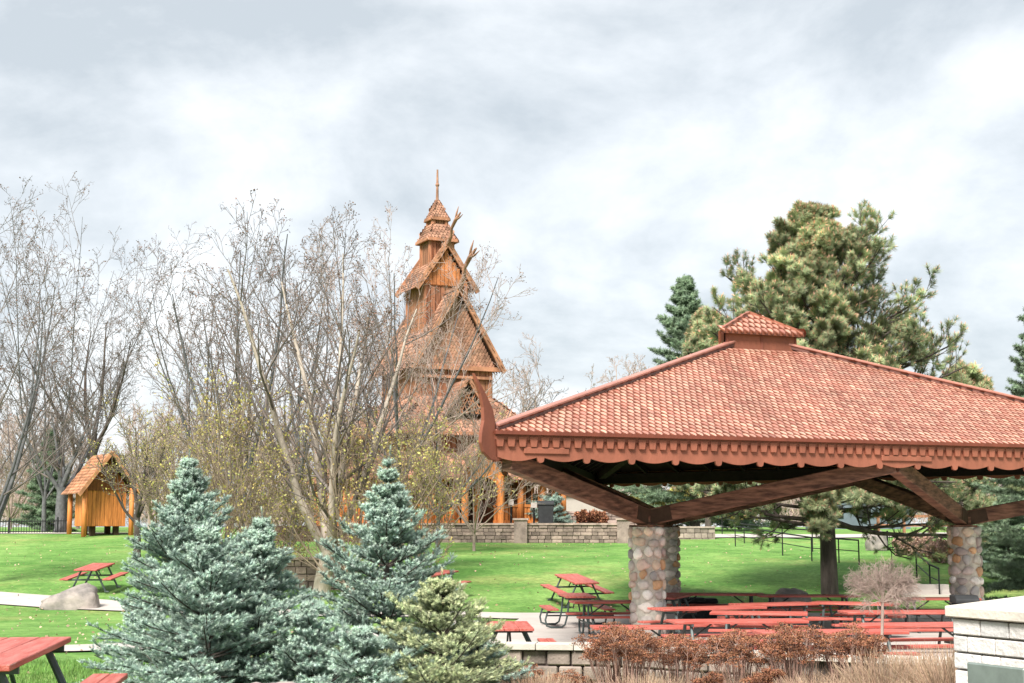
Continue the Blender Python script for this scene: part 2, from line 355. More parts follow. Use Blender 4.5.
for i in range(3):      # fascia boards
    a, b = E[i] * 1.004, E[(i + 1) % 3] * 1.004; d = (b - a).normalized(); L = (b - a).length; nrm = Vector((d.y, -d.x, 0))
    n_p = round(L / .97); per = L / n_p; prof = []
    for k in range(n_p):
        for q in range(10):
            t = q / 10; x = (k + t) * per; dx = min(t, 1 - t) * per
            if dx < .075: z = -.535 - math.sqrt(max(0, .075 ** 2 - dx ** 2)) * .9
            else: z = -.50 - .075 * math.sin(math.pi * (dx - .075) / (per - .15))
            prof.append((x, z))
        for dx in (.03, .06, .08): prof.append(((k * per) + dx, -.535 - math.sqrt(max(0, .075 ** 2 - dx ** 2)) * .9 if dx < .075 else -.5)); prof.append((((k + 1) * per) - dx, -.535 - math.sqrt(max(0, .075 ** 2 - dx ** 2)) * .9 if dx < .075 else -.5))
    prof = sorted(set(prof)); prof.append((L, -.5))
    fb = MB(); vs = []; fs = []
    for x, z in prof:
        for (zz, o_) in ((-.06, 0), (z, 0), (z, -.06), (-.06, -.06)): vs.append(a + d * x + nrm * o_ + Vector((0, 0, ZE + zz)))
    for k in range(len(prof) - 1):
        for q in range(4): fs.append((k * 4 + q, k * 4 + (q + 1) % 4, k * 4 + 4 + (q + 1) % 4, k * 4 + 4 + q))
    fb.add(vs, fs)
    fo = fb.build('fascia', M['fascia'], pav)
    tr = MB(); tr.beam(a + nrm * .06 + Vector((0, 0, ZE - .035)), b + nrm * .06 + Vector((0, 0, ZE - .035)), .13, .07, (.62, .5, .5))
    tr.beam(a + nrm * .022 + Vector((0, 0, ZE - .12)), b + nrm * .022 + Vector((0, 0, ZE - .12)), .04, .10, (.8, .75, .75))
    nd = int(L / .232)
    for k in range(nd):
        x = (k + .5) * L / nd; c = a + d * x + nrm * .005
        hw = .085; zt, zb = ZE - .11, ZE - .30
        tr.prism([c - d * hw + Vector((0, 0, zt)), c - d * hw * .68 + Vector((0, 0, zb)), c + d * hw * .68 + Vector((0, 0, zb)), c + d * hw + Vector((0, 0, zt))], nrm * .05, (1.04, 1.02, 1.02))
    tr.build('dentil_trim', M['fascia'], fo)
    for xx in ((1.1, .95), (L * .51, 1.3)) if i == 0 else (): # raised blank name boards on the front
        pb = MB(); pb.beam(a + d * (xx[0] - xx[1] / 2) + nrm * .02 + Vector((0, 0, ZE - .37)), a + d * (xx[0] + xx[1] / 2) + nrm * .02 + Vector((0, 0, ZE - .37)), .035, .12); pb.build('name_board', M['fascia'], fo, bevel=.01)
# horns at the corners
horn = [(478, 378), (484, 388), (490, 400), (495, 412), (497.5, 425), (497, 436), (499, 446), (506, 460), (500, 463), (493, 462), (486.5, 455), (484, 446), (484.5, 436), (486.5, 424), (486, 411), (483.5, 398), (480, 387)]
for i in range(3):
    o_ = E[i].normalized(); t_ = Vector((-o_.y, o_.x, 0)); hb = MB()
    pts = [E[i] * 1.003 + o_ * ((497 - px) / 30) + Vector((0, 0, ZE + (433 - py) / 51.5)) for px, py in horn]
    hb.prism([p - t_ * .04 for p in pts], t_ * .08, (.85, .8, .8)); hb.build('horn_finial', M['fascia'], pav, bevel=.015)
# cupola
cupz = apex.z - (apex.z - ZE) * (1 - cut)
cu = MB(); k1, k2 = .106, .125
b0 = pin(k1, cupz - .35); b1 = pin(k1, 7.22)
cu.add(b0 + b1, [(0, 1, 4, 3), (1, 2, 5, 4), (2, 0, 3, 5), (3, 4, 5)], (.95, .9, .9))
for i in range(3):
    p, q = b0[i], b0[(i + 1) % 3]; d = (q - p).normalized(); nn = Vector((d.y, -d.x, 0))
    for t in (.0, .5, 1.0):
        c = p.lerp(q, t) + nn * .008; cu.beam(Vector((c.x, c.y, cupz - .3)), Vector((c.x, c.y, 7.2)), .05, .03, (.7, .6, .6))
cup = cu.build('cupola', M['fascia'], pav)
cr_ = MB(); ca = Vector((-.34, 0, 7.80)); ee = pin(k2, 7.24)
for i in range(3):
    a, b = ee[i], ee[(i + 1) % 3]
    shingles(cr_, a, b, b.lerp(ca, .97), a.lerp(ca, .97), .172, .17, rng, base=(.62, .58, .58), var=.14, lift=.03, thick=.03, face=(2.0, 3.2, 4.0))
    cr_.beam(a + Vector((0, 0, .03)), ca + Vector((0, 0, .02)), .10, .07, (.8, .75, .75)); cr_.beam(a - Vector((0, 0, .04)), b - Vector((0, 0, .04)), .06, .09, (.55, .5, .5))
cr_.build('cupola_roof', M['tile'], cup)
# pillars and braces
mids = [(E[i] + E[(i + 1) % 3]) / 2 for i in range(3)]
stone_cols = [(.52, .47, .41), (.40, .35, .32), (.60, .55, .50), (.50, .30, .17), (.42, .24, .13), (.30, .28, .27), (.56, .44, .34), (.44, .36, .33), (.68, .63, .58), (.33, .27, .25), (.50, .37, .31), (.57, .50, .45)]
def cobbles(mb, r, h, seed, cx=0, cy=0):
    g = random.Random(seed); z = .06
    import itertools
    while z < h - .04:
        hh = g.uniform(.17, .26); a = g.uniform(0, 1)
        while True:
            wdt = g.uniform(.18, .34); da = wdt / r
            if a + da * .5 > 2 * math.pi + .9: break
            ang = a + da / 2; a += da + .03 / r
            zz = z + hh / 2 + g.uniform(-.035, .035); sx, sz = wdt * .53 * g.uniform(.85, 1.05), min(hh, h - z + .05) * .52 * g.uniform(.85, 1.1)
            if zz + sz > h + .03: zz = h + .01 - sz
            c = Vector(g.choice(stone_cols)); t = g.uniform(.8, 1.15); c = c * t * 1.5
            th = g.uniform(-.5, .5); ph = [g.uniform(0, 6.28) for _ in range(3)]; am = [g.uniform(.03, .12) for _ in range(3)]
            vs = []; fs = []; NA, NR = 12, 5
            for ir in range(NR + 1):
                rr = math.sin(ir / NR * math.pi / 2) ** .75 if ir else 0
                dep = math.cos(ir / NR * math.pi / 2) ** .7 * .085 if ir < NR else -.03
                for ia in range(NA):
                    q = 2 * math.pi * ia / NA; k = 1 + sum(am[m_2] * math.sin((m_2 + 2) * q + ph[m_2]) for m_2 in range(3))
                    x, y = sx * rr * k * math.cos(q), sz * rr * k * math.sin(q); x, y = x * math.cos(th) - y * math.sin(th) * .6, y * math.cos(th) + x * math.sin(th) * .5
                    aa = ang + x / r; R_ = r + dep - .015
                    vs.append((cx + R_ * math.cos(aa), cy + R_ * math.sin(aa), min(zz + y, h + .02)))
            for ir in range(NR):
                for ia in range(NA): fs.append((ir * NA + ia, ir * NA + (ia + 1) % NA, (ir + 1) * NA + (ia + 1) % NA, (ir + 1) * NA + ia))
            mb.add(vs, fs, tuple(c))
        z += hh + .018
for i in range(3):
    p = E[i] * (.51, .44, .505)[i]; rr = .345
    core = MB(); core.tube([p + Vector((0, 0, z)) for z in (-.05, 1.2, 2.4)], [rr + .02, rr, rr - .01], 28)
    co_ = core.build('pillar', M['mortar'], pav)
    cb = MB(); cobbles(cb, rr, 2.4, 11 + i, p.x, p.y); cb.build('cobblestones', M['cobble'], co_, smooth=True)
    pb = MB(); top = p + Vector((0, 0, 2.4)); pb.box(top + Vector((0, 0, .12)), (.3, .3, .25), rot=math.atan2(p.y, p.x)); pb.box(top + Vector((0, 0, .02)), (.55, .55, .05), rot=math.atan2(p.y, p.x))
    pb.build('post_bracket', M['beam'], pav)
    for tgt, dz in ((E[i] * .965, ZE - .56), (mids[i] * .97, ZE - .50), (mids[i - 1] * .97, ZE - .50)):
        t3 = Vector((tgt.x, tgt.y, dz)); st = top + Vector((0, 0, .20))
        d = (t3 - st).normalized(); bm = MB(); bm.beam(st - d * .1, t3, .26, .36)
        bo = bm.build('brace_beam', M['beam'], pav, bevel=.012)
        pl = MB(); side = d.cross(Vector((0, 0, 1))).normalized()
        for sg in (-1, 1): pl.beam(st + d * .08 + side * sg * .135, st + d * .55 + side * sg * .135, .012, .3)
        pl.build('steel_plate', M['churchd'], bo)
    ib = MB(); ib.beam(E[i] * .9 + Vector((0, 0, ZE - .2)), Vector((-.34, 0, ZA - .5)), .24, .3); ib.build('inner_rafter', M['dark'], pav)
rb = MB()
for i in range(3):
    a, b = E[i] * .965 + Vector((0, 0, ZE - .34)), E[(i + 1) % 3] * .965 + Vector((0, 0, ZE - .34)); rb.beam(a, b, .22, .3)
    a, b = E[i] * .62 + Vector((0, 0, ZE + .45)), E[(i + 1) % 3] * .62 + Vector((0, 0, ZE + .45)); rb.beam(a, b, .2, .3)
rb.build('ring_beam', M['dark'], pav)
# ------------------------------------------------------------ retaining wall beside the pavilion
rw = empty('retaining_wall', (0, 0, 0), 0, 'low split-block retaining wall with pale cap in front of the pavilion', 'wall')
bl = MB(); cp = MB(); bk = MB(); g = random.Random(9)
for i in range(len(WALL) - 1):
    a, b = Vector((*WALL[i], 0)), Vector((*WALL[i + 1], 0)); d = (b - a).normalized(); L = (b - a).length; nn = Vector((d.y, -d.x, 0))
    bk.beam(a + Vector((0, 0, .03)), b + Vector((0, 0, .03)), .2, .88, (.22, .2, .2))
    for r_ in range(4):
        x = -(r_ % 2) * .2; z = .47 - .235 * r_ - .115
        while x < L - .02:
            wd = .38 * g.choice((1, 1, .9, 1.05)); x2 = min(x + wd, L); x1 = max(x, 0)
            if x2 - x1 > .05:
                t = g.uniform(.75, 1.15); o_ = g.uniform(-.01, .03)
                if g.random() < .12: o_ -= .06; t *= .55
                c = a + d * (x1 + x2) / 2 + nn * (.1 + o_) + Vector((0, 0, z)); bl.beam(c - d * ((x2 - x1) / 2 - .012), c + d * ((x2 - x1) / 2 - .012), .12, .215, (t, t * .97, t * .94))
            x += wd + .005
    x = 0
    while x < L:
        x2 = min(x + .6, L); t = g.uniform(.85, 1.05); c0 = a + d * (x + .006); c1 = a + d * (x2 - .006)
        cp.beam(c0 + nn * .06 + Vector((0, 0, .53)), c1 + nn * .06 + Vector((0, 0, .53)), .36, .10, (t, t, t)); x = x2
bl.build('blocks', M['block'], rw, bevel=.02); bk.build('backing', M['block'], rw); cp.build('cap', M['cap'], rw, bevel=.02)
# ------------------------------------------------------------ white stone pier at the right edge
c0 = at(955, 617, 9.0); c0.z = 0
d1 = Vector((.447, -.894, 0)); d2 = Vector((.60, .80, 0))
pier = empty('stone_pier', (c0.x, c0.y, .7), 0, 'white stone brick pier with flat slab cap and green-grey plaque', 'pier')
ztop = 1.845; gz = .55
def loc(p): return Vector(p) - Vector((c0.x, c0.y, .7))
A0 = c0; A1 = c0 + d1 * 1.9; A2 = A1 + d2 * 2.2; A3 = A0 + d2 * 2.2
mm = MB(); mm.prism([loc((p.x, p.y, gz)) for p in (A0 + (d1 + d2) * .02, A1 + (d2 - d1) * .02, A2, A3)], (0, 0, ztop - gz - .02), (.45, .43, .42)); mm.build('core', M['white'], pier)
br = MB(); g = random.Random(3)
def brickface(p, d, L, nn):
    row = 0; z = ztop - .004
    while z > gz:
        hgt = .104; x = -(row % 2) * .115 - .0
        while x < L:
            wd = .23 if g.random() > .15 else .15; x1, x2 = max(0, x), min(L, x + wd)
            if x2 - x1 > .04:
                t = g.uniform(.88, 1.08); tb = (t, t, t) if g.random() > .3 else (t * .9, t * .93, t * .95)
                q = p + d * ((x1 + x2) / 2) + nn * g.uniform(0, .008)
                hh = (x2 - x1) / 2 - .005
                br.beam(loc(q - d * hh + Vector((0, 0, z - hgt / 2))), loc(q + d * hh + Vector((0, 0, z - hgt / 2))), .05, hgt - .012, tb)
            x += wd
        z -= hgt; row += 1
brickface(A0, d1, 1.9, Vector((-.894, -.447, 0)) * .01); brickface(A0 + d2 * .02, d2, 2.2, Vector((-.8, .6, 0)) * .01)
br.build('bricks', M['white'], pier, bevel=.006)
cpm = MB(); o1 = -.085
quad = [A0 - d1 * .06 - d2 * .06, A1 + d1 * .09 - d2 * .09, A2 + d1 * .09 + d2 * .09, A3 - d1 * .09 + d2 * .09]
cpm.prism([loc((p.x, p.y, ztop)) for p in quad], (0, 0, .068)); cpm.build('cap', M['cap'], pier, bevel=.008)
pq = MB(); nn = Vector((-.894, -.447, 0)); q0 = A0 + d1 * .14; q1 = A0 + d1 * .60
pq.beam(loc(q0 + nn * .045 + Vector((0, 0, 1.375))), loc(q1 + nn * .045 + Vector((0, 0, 1.375))), .03, .42); po = pq.build('plaque', M['plaque'], pier, bevel=.01)
# ------------------------------------------------------------ picnic tables
def make_table(L=1.85, loops=False):
    t = empty('picnic_table'); g = random.Random(7)
    tp = MB()
    for k in (-1, 0, 1): c_ = g.uniform(.92, 1.06); tp.box((0, k * .245, .745), (L, .237, .045), col=(c_, c_, c_))
    tp.build('tabletop', M['red'], t, bevel=.006)
    for s in (-1, 1):
        b = MB()
        for k in (-.5, .5): c_ = g.uniform(.92, 1.06); b.box((0, s * .68 + k * .142, .45), (L, .136, .042), col=(c_, c_, c_))
        b.build('bench', M['red'], t, bevel=.006)
    for s in (-1, 1):
        x = s * (L / 2 - .32); f = MB()
        if loops:
            for q in (-1, 1):
                f.tube([(x, q * .25, .71), (x, q * .30, .3), (x, q * .36, .08), (x, q * .45, .025), (x, q * .68, .025), (x, q * .8, .06), (x, q * .83, .2), (x, q * .78, .38), (x, q * .70, .425)], .024, 6)
            f.tube([(x, -.8, .30), (x, .8, .30)], .02, 6)
        else:
            for q in (-1, 1):
                f.tube([(x, q * .22, .72), (x, q * .56, .02)], .03, 6); f.tube([(x, q * .52, .03), (x, q * .66, .03)], .03, 6)
            f.beam((x, -.8, .405), (x, .8, .405), .04, .05)
        f.beam((x, -.36, .70), (x, .36, .70), .04, .045)
        f.tube([(x, 0, .41), (x - s * .42, 0, .70)], .018, 6)
        f.build('leg_frame', M['metal'], t)
    return t
protos = [make_table(), make_table(loops=True), make_table(2.4)]
used = [False] * 3
def place_table(px, Y, rz, label, kind=0, zoff=0, z=None, tilt=False, group='red picnic tables'):
    o = protos[kind] if not used[kind] else copy_tree(protos[kind]); used[kind] = True
    p = gp(px, Y)
    if z is not None: p.z = z
    o.location = p + Vector((0, 0, zoff)); o.rotation_euler = (0, 0, R(rz)); tag(o, label, 'picnic table', group)
    if tilt:
        e_ = .8; n = Vector((hz(p.x - e_, p.y) - hz(p.x + e_, p.y), hz(p.x, p.y - e_) - hz(p.x, p.y + e_), 2 * e_)).normalized()
        q = Vector((0, 0, 1)).rotation_difference(n) @ Matrix.Rotation(R(rz), 3, 'Z').to_quaternion()
        o.rotation_euler = q.to_euler()
    return o
place_table(-2, 10.5, 98, 'large red picnic table cut off by the bottom left corner of the picture', 2)
place_table(576, 43.3, 103, 'picnic table standing alone on the grass slope behind the others', 2, tilt=True)
place_table(576, 35.2, 95, 'red picnic table with curved tube legs at the left end of the pavement', 1, z=0)
place_table(612, 32.2, 8, 'red picnic table just left of the front cobblestone pillar', 1, z=0)
place_table(509, 24.4, 93, 'red picnic table behind the left end of the block retaining wall', 0, z=0)
place_table(714, 35.8, -5, 'picnic table with two black bins behind it, right of the rear pillar', 2, z=0)
place_table(806, 35.0, -2, 'picnic table in front of the big pine trunk', 2, z=0)
place_table(706, 29.7, 22, 'dark red picnic table beside the front pillar, turned at an angle', 2, z=0)
place_table(735, 25.6, 6, 'bright red picnic table directly right of the front cobblestone pillar', 2, z=0)
place_table(640, 27.0, 3, 'red picnic table in front of the front cobblestone pillar behind the wall cap', 0, z=-.2)
place_table(826, 23.3, 5, 'low bright red picnic table behind the tallest rusty flower heads', 2, z=-.02)
place_table(900, 28.3, 3, 'red picnic table behind the round crowned small tree', 2, z=0)
place_table(934, 33.6, 0, 'far red picnic table beside the black bin left of the right pillar', 0, z=0)
place_table(912, 24.2, 8, 'bright red picnic table between the small tree and the white pier', 2, z=.03)
place_table(772, 31.2, 24, 'red picnic table turned at an angle between the front rows left of the pine trunk', 0, z=0)
place_table(852, 31.5, -28, 'red picnic table turned the other way behind the small round tree', 0, z=0)
place_table(668, 34.6, 70, 'red picnic table end-on just behind the front pillar', 0, z=0)
place_table(757, 28.0, -12, 'red picnic table slanting toward the wall in the crowded middle rows', 0, z=0)
place_table(434, 44.5, 62, 'red picnic table seen past the tip of the yellowish spruce', 0, tilt=True)
place_table(97, 46.2, 88, 'red picnic table behind the grey boulder on the left lawn', 0, zoff=.03, tilt=True)
# ------------------------------------------------------------ plants: growth helpers (numpy)
def grow(P, D, L, Rr, segs, rng, wander=.12, up=.06, tip=.35):
    B = len(P); pts = np.zeros((B, segs + 1, 3)); pts[:, 0] = P; rad = np.zeros((B, segs + 1)); rad[:, 0] = Rr; d = D.copy()
    for i in range(segs):
        d = d + rng.normal(size=(B, 3)) * wander; d[:, 2] += up; d /= np.linalg.norm(d, axis=1, keepdims=True)
        pts[:, i + 1] = pts[:, i] + d * (L / segs)[:, None]; rad[:, i + 1] = Rr * (1 - (1 - tip) * (i + 1) / segs)
    return pts, rad
def sample(pts, rad, t):        # t (B,c) in 0..1
    B, n = rad.shape; x = t * (n - 1); i = np.clip(x.astype(int), 0, n - 2); f = (x - i)[..., None]; b = np.arange(B)[:, None]
    p = pts[b, i] * (1 - f) + pts[b, i + 1] * f; r = rad[b, i] * (1 - f[..., 0]) + rad[b, i + 1] * f[..., 0]
    d = pts[b, i + 1] - pts[b, i]; d /= np.linalg.norm(d, axis=-1, keepdims=True) + 1e-9
    return p, r, d
def kids(pts, rad, Lp, c, rng, t0=.2, t1=1., ang=(30, 60), ratio=.5, rr=.6, planar=False, taper=.5):
    B = len(pts); t = (np.arange(c)[None] + rng.uniform(.1, .9, (B, c))) / c; t = t0 + (t1 - t0) * t
    p, r, d = sample(pts, rad, t)
    a = np.radians(rng.uniform(ang[0], ang[1], (B, c)))[..., None]
    if planar:
        s = np.cross(d, np.array([0, 0, 1.])); s /= np.linalg.norm(s, axis=-1, keepdims=True) + 1e-9; s = s * np.where(np.arange(c) % 2, 1, -1)[None, :, None]
        s = s + rng.normal(size=s.shape) * .12
    else:
        s = rng.normal(size=d.shape); s -= d * (s * d).sum(-1, keepdims=True); s /= np.linalg.norm(s, axis=-1, keepdims=True) + 1e-9
    D = d * np.cos(a) + s * np.sin(a); D /= np.linalg.norm(D, axis=-1, keepdims=True)
    Lc_ = Lp[:, None] * ratio * (1 - taper * (t - t0) / (t1 - t0 + 1e-6)) * rng.uniform(.7, 1.25, (B, c))
    return p.reshape(-1, 3), D.reshape(-1, 3), Lc_.ravel(), (r * rr).ravel()
def tubes(pts, rad, k):
    B, n, _ = pts.shape; d = np.gradient(pts, axis=1); d /= np.linalg.norm(d, axis=-1, keepdims=True) + 1e-9
    ref = np.where(np.abs(d[:, :1, 2:3]) > .8, np.array([1., 0, 0]), np.array([0, 0, 1.])); x = np.cross(d, np.broadcast_to(ref, d.shape)); x /= np.linalg.norm(x, axis=-1, keepdims=True) + 1e-9; y = np.cross(d, x)
    an = 2 * np.pi * np.arange(k) / k
    V = pts[:, :, None] + rad[:, :, None, None] * (x[:, :, None] * np.cos(an)[None, None, :, None] + y[:, :, None] * np.sin(an)[None, None, :, None])
    j = np.arange(k); i = np.arange(n - 1); b = np.arange(B) * n * k
    q = np.stack([i[:, None] * k + j, i[:, None] * k + (j + 1) % k, (i[:, None] + 1) * k + (j + 1) % k, (i[:, None] + 1) * k + j], -1).reshape(-1, 4)
    return V.reshape(-1, 3), (q[None] + b[:, None, None]).reshape(-1, 4)
def merge(parts):
    Vs, Fs, o = [], [], 0
    for v, f in parts: Vs.append(v); Fs.append(f + o); o += len(v)
    return np.concatenate(Vs), np.concatenate(Fs)
def mergec(parts):
    Vs, Fs, Cs, o = [], [], [], 0
    for v, f, c in parts: Vs.append(v); Fs.append(f + o); Cs.append(c); o += len(v)
    return np.concatenate(Vs), np.concatenate(Fs), np.concatenate(Cs)
LEAF_V = np.array([[0, 0, 0], [.35, 0, .5], [0, 0, 1.], [-.35, 0, .5]]); LEAF_F = np.array([[0, 1, 2, 3]]); LEAF_C = np.ones((4, 3))
def tints(n, rng, v=.2, h=.08):
    a = 1 + rng.uniform(-v, v, (n, 1)); return a * (1 + rng.uniform(-h, h, (n, 3)))
def bare_tree(name, loc, Ht, seed, label, cat='tree', group=None, stems=5, trunk=.18, spread=(18, 42), r0=None, c=(8, 7, 6), barkm='barkgrey', twigm='twig', bud=None, budsize=.05, budn=1, lean=(0, 0), up=.07, twigr=.010, ratio=(.5, .48, .5), multi=False, wob=.055, last=4):
    rng = np.random.default_rng(seed); r0 = r0 or Ht * .02
    if multi:
        B = stems; P0 = rng.normal(size=(B, 3)) * np.array([.12, .12, 0]) * r0 * 6; P0[:, 2] = -.1
        rt = None
    else:
        D = np.array([[lean[0], lean[1], 1.]]); D /= np.linalg.norm(D)
        tp, tr = grow(np.zeros((1, 3)) + np.array([0, 0, -.15]), D, np.array([Ht * trunk + .15]), np.array([r0]), 6, rng, .04, .02, .8)
        tr[:, 0] *= 1.35
    az = np.arange(stems) * 2 * np.pi / stems + rng.uniform(0, 6) + rng.uniform(-.35, .35, stems); el = np.radians(rng.uniform(spread[0], spread[1], stems))
    el[0] *= .25
    D1 = np.stack([np.sin(el) * np.cos(az) + lean[0], np.sin(el) * np.sin(az) + lean[1], np.cos(el)], 1); D1 /= np.linalg.norm(D1, axis=1, keepdims=True)
    if multi: S1 = P0; R1 = np.full(stems, r0 * .6); L1 = np.full(stems, Ht) * rng.uniform(.75, 1.0, stems)
    else:
        tt = rng.uniform(.72, 1., (1, stems)); S1, rr_, _ = sample(tp, tr, tt); S1 = S1[0]; R1 = rr_[0] * rng.uniform(.45, .7, stems); L1 = np.full(stems, Ht * (1 - trunk)) * rng.uniform(.75, 1.02, stems)
    p1, q1 = grow(S1, D1, L1, R1, 9, rng, wob, up, .18)
    k2 = kids(p1, q1, L1, c[0], rng, .12 if multi else .15, .97, (22, 50), ratio[0], .55); p2, q2 = grow(*k2[:3], np.maximum(k2[3], twigr * 1.4), 6, rng, wob * 1.2, up, .25)
    k3 = kids(p2, q2, k2[2], c[1], rng, .15, .98, (22, 55), ratio[1], .6); p3, q3 = grow(*k3[:3], np.maximum(k3[3], twigr * 1.1), 4, rng, wob * 1.4, up, .4)
    k4 = kids(p3, q3, k3[2], c[2], rng, .2, 1., (25, 60), ratio[2], .7); p4, q4 = grow(*k4[:3], np.maximum(k4[3] * .8, twigr), 2, rng, wob * 1.5, up, .6)
    allp = [(p1, q1, 6), (p2, q2, 4), (p3, q3, 3), (p4, q4, 3)]
    if last:
        k5 = kids(p4, q4, k4[2], last, rng, .3, 1., (25, 60), .6, .8); p5, q5 = grow(*k5[:3], np.full(len(k5[2]), twigr * .8), 2, rng, .2, up, .6); allp.append((p5, q5, 3)); tips = p5
    else: tips = p4
    zmax = max(a[0][..., 2].max() for a in allp); s = Ht / zmax
    o = empty(name, loc, 0, label, cat, group)
    big = [tubes(p1 * s, q1, 7)] + ([] if multi else [tubes(tp * s, tr, 12)])
    v, f = merge(big); np_mesh('trunk', v, f, M[barkm], o, smooth=True)
    sc_ = [tubes(p * s, q, k) for p, q, k in allp[1:]]; v, f = merge(sc_); crown = np_mesh('crown', v, f, M[twigm], o)
    if bud:
        P = tips[:, 1:].reshape(-1, 3) * s; Dd = (tips[:, 1:] - tips[:, :-1]).reshape(-1, 3)
        P = np.repeat(P, budn, 0); Dd = np.repeat(Dd, budn, 0); Dd = Dd / (np.linalg.norm(Dd, axis=1, keepdims=True) + 1e-9) + rng.normal(size=Dd.shape) * .6
        P = P + rng.normal(size=P.shape) * .03
        v, f, cc = scatter(LEAF_V, LEAF_F, LEAF_C, P, Dd, budsize * rng.uniform(.5, 1.3, len(P)), rng, tints(len(P), rng, .3, .12))
        np_mesh('buds', v, f, M[bud], crown, cc)
    return o
def brush(n, rng, length=1., rad=.32, w=.05, core=.05, fwd=.75, spreadz=1.):
    V = []; Fc = []
    for i in range(n):
        z = rng.uniform(0, spreadz) * length; a = rng.uniform(0, 2 * math.pi); d = np.array([math.cos(a), math.sin(a), 0]); s = np.array([-math.sin(a), math.cos(a), 0]) * w
        b = np.array([0, 0, z]); tip = b + d * rad + np.array([0, 0, rad * fwd]); k = len(V)
        V += [b - s, b + s, tip]; Fc.append([k, k + 1, k + 2])
    return np.array(V), np.array(Fc)
def spruce(name, loc, Ht, Rad, seed, label, matn='needle', group=None, cat='spruce', nb=None, dens=1., base=.04, tipc=(1.25, 1.25, 1.2), shoot=.075, droop=0., sub=4, power=.85, needles=26, rise=-8, slim=1., finger=False):
    rng = np.random.default_rng(seed); o = empty(name, loc, 0, label, cat, group)
    tp, tr = grow(np.array([[0, 0, -.1]]), np.array([[0, 0, 1.]]), np.array([Ht + .1]), np.array([Ht * .02 + .01]), 10, rng, .01, .05, .12)
    v, f = tubes(tp, tr, 8); np_mesh('trunk', v, f, M['bark'], o, smooth=True)
    nb = nb or int(62 * Ht * dens); t = (np.arange(nb) + rng.uniform(0, 1, nb)) / nb; t = base + (.985 - base) * t ** .92
    lv = np.round(t * Ht / .17) * .17 / Ht; t = np.clip(.22 * t + .78 * lv, base, .985)
    az = np.arange(nb) * 2.39996 + rng.uniform(-.4, .4, nb)
    L = Rad * ((1 - t) ** power) * rng.uniform(.72, 1.12, nb) + .025; L *= 1 + .14 * np.sin(az * 3 + seed)
    if finger: L = L * (1 - .4 * np.clip((t - .62) / .38, 0, 1))
    el = np.radians(rise + 48 * t ** 1.4 + rng.normal(size=nb) * 7 - droop)
    D = np.stack([np.cos(el) * np.cos(az), np.cos(el) * np.sin(az), np.sin(el)], 1)
    P, _, _ = sample(tp, tr, (t)[None]); P = P[0]
    p1, q1 = grow(P, D, L, np.full(nb, .012), 6, rng, .03, .035, .4)
    parts = []; T = []
    c2 = 9 if finger else 10
    k2 = kids(p1, q1, L, c2, rng, .12, .97, (38, 58), .48, .6, planar=True, taper=.72); p2, q2 = grow(*k2[:3], k2[3], 3, rng, .05, .03, .5)
    k3 = kids(p2, q2, k2[2], sub, rng, .2, .95, (30, 50), .5, .7, planar=True, taper=.5); p3, q3 = grow(*k3[:3], k3[3], 1, rng, .05, .03, .5)
    v, f = merge([tubes(p1, q1, 4), tubes(p2, q2 * .6, 3)])
    limb = np_mesh('branches', v, f, M['bark'], o)
    for p, step in ((p1, 2), (p2, 1), (p3, 1)):
        seg = (p[:, 1:] - p[:, :-1]); st = p[:, :-1]; m_ = np.linalg.norm(seg, axis=-1)
        if p is p1: st, seg, m_ = st[:, 1:], seg[:, 1:], m_[:, 1:]
        n_ = np.clip(np.ceil(m_ / shoot), 1, 3).astype(int)
        for k in range(3):
            sel = n_ > k; T.append(((st + seg * (k / np.maximum(n_, 1))[..., None])[sel], seg[sel], (m_ / n_)[sel]))
    P = np.concatenate([a[0] for a in T] + [tp[0, -2:]]); Dd = np.concatenate([a[1] for a in T] + [np.array([[0, 0, 1.], [0, 0, 1.]])]); Ls = np.concatenate([a[2] for a in T] + [np.array([.1, .1])])
    ok = Ls > .006; P, Dd, Ls = P[ok], Dd[ok], Ls[ok]
    Dd = Dd / np.linalg.norm(Dd, axis=1, keepdims=True) + rng.normal(size=Dd.shape) * .16; Dd[:, 2] += .25 if finger else .1
    TV, TF = brush(needles, rng, 1., .38 if finger else .50, .05, fwd=.7)
    TC = np.ones((len(TV), 3)); TC[TV[:, 2] > .8] = tipc
    n = len(P); sc_ = np.maximum(np.minimum(Ls * 1.25, shoot * 1.6 * slim), shoot * .85 * slim)
    S = np.stack([np.full(n, shoot / slim), np.full(n, shoot / slim), sc_], 1) * rng.uniform(.85, 1.15, (n, 1))
    zt = 1 + .15 * np.sin(P[:, 0] * 9 + seed) * np.cos(P[:, 1] * 8 + P[:, 2] * 7)
    v, f, cc = scatter(TV, TF, TC, P, Dd, S, rng, tints(n, rng, .15, .05) * zt[:, None])
    np_mesh('crown', v, f, M[matn], o, cc)
    return o
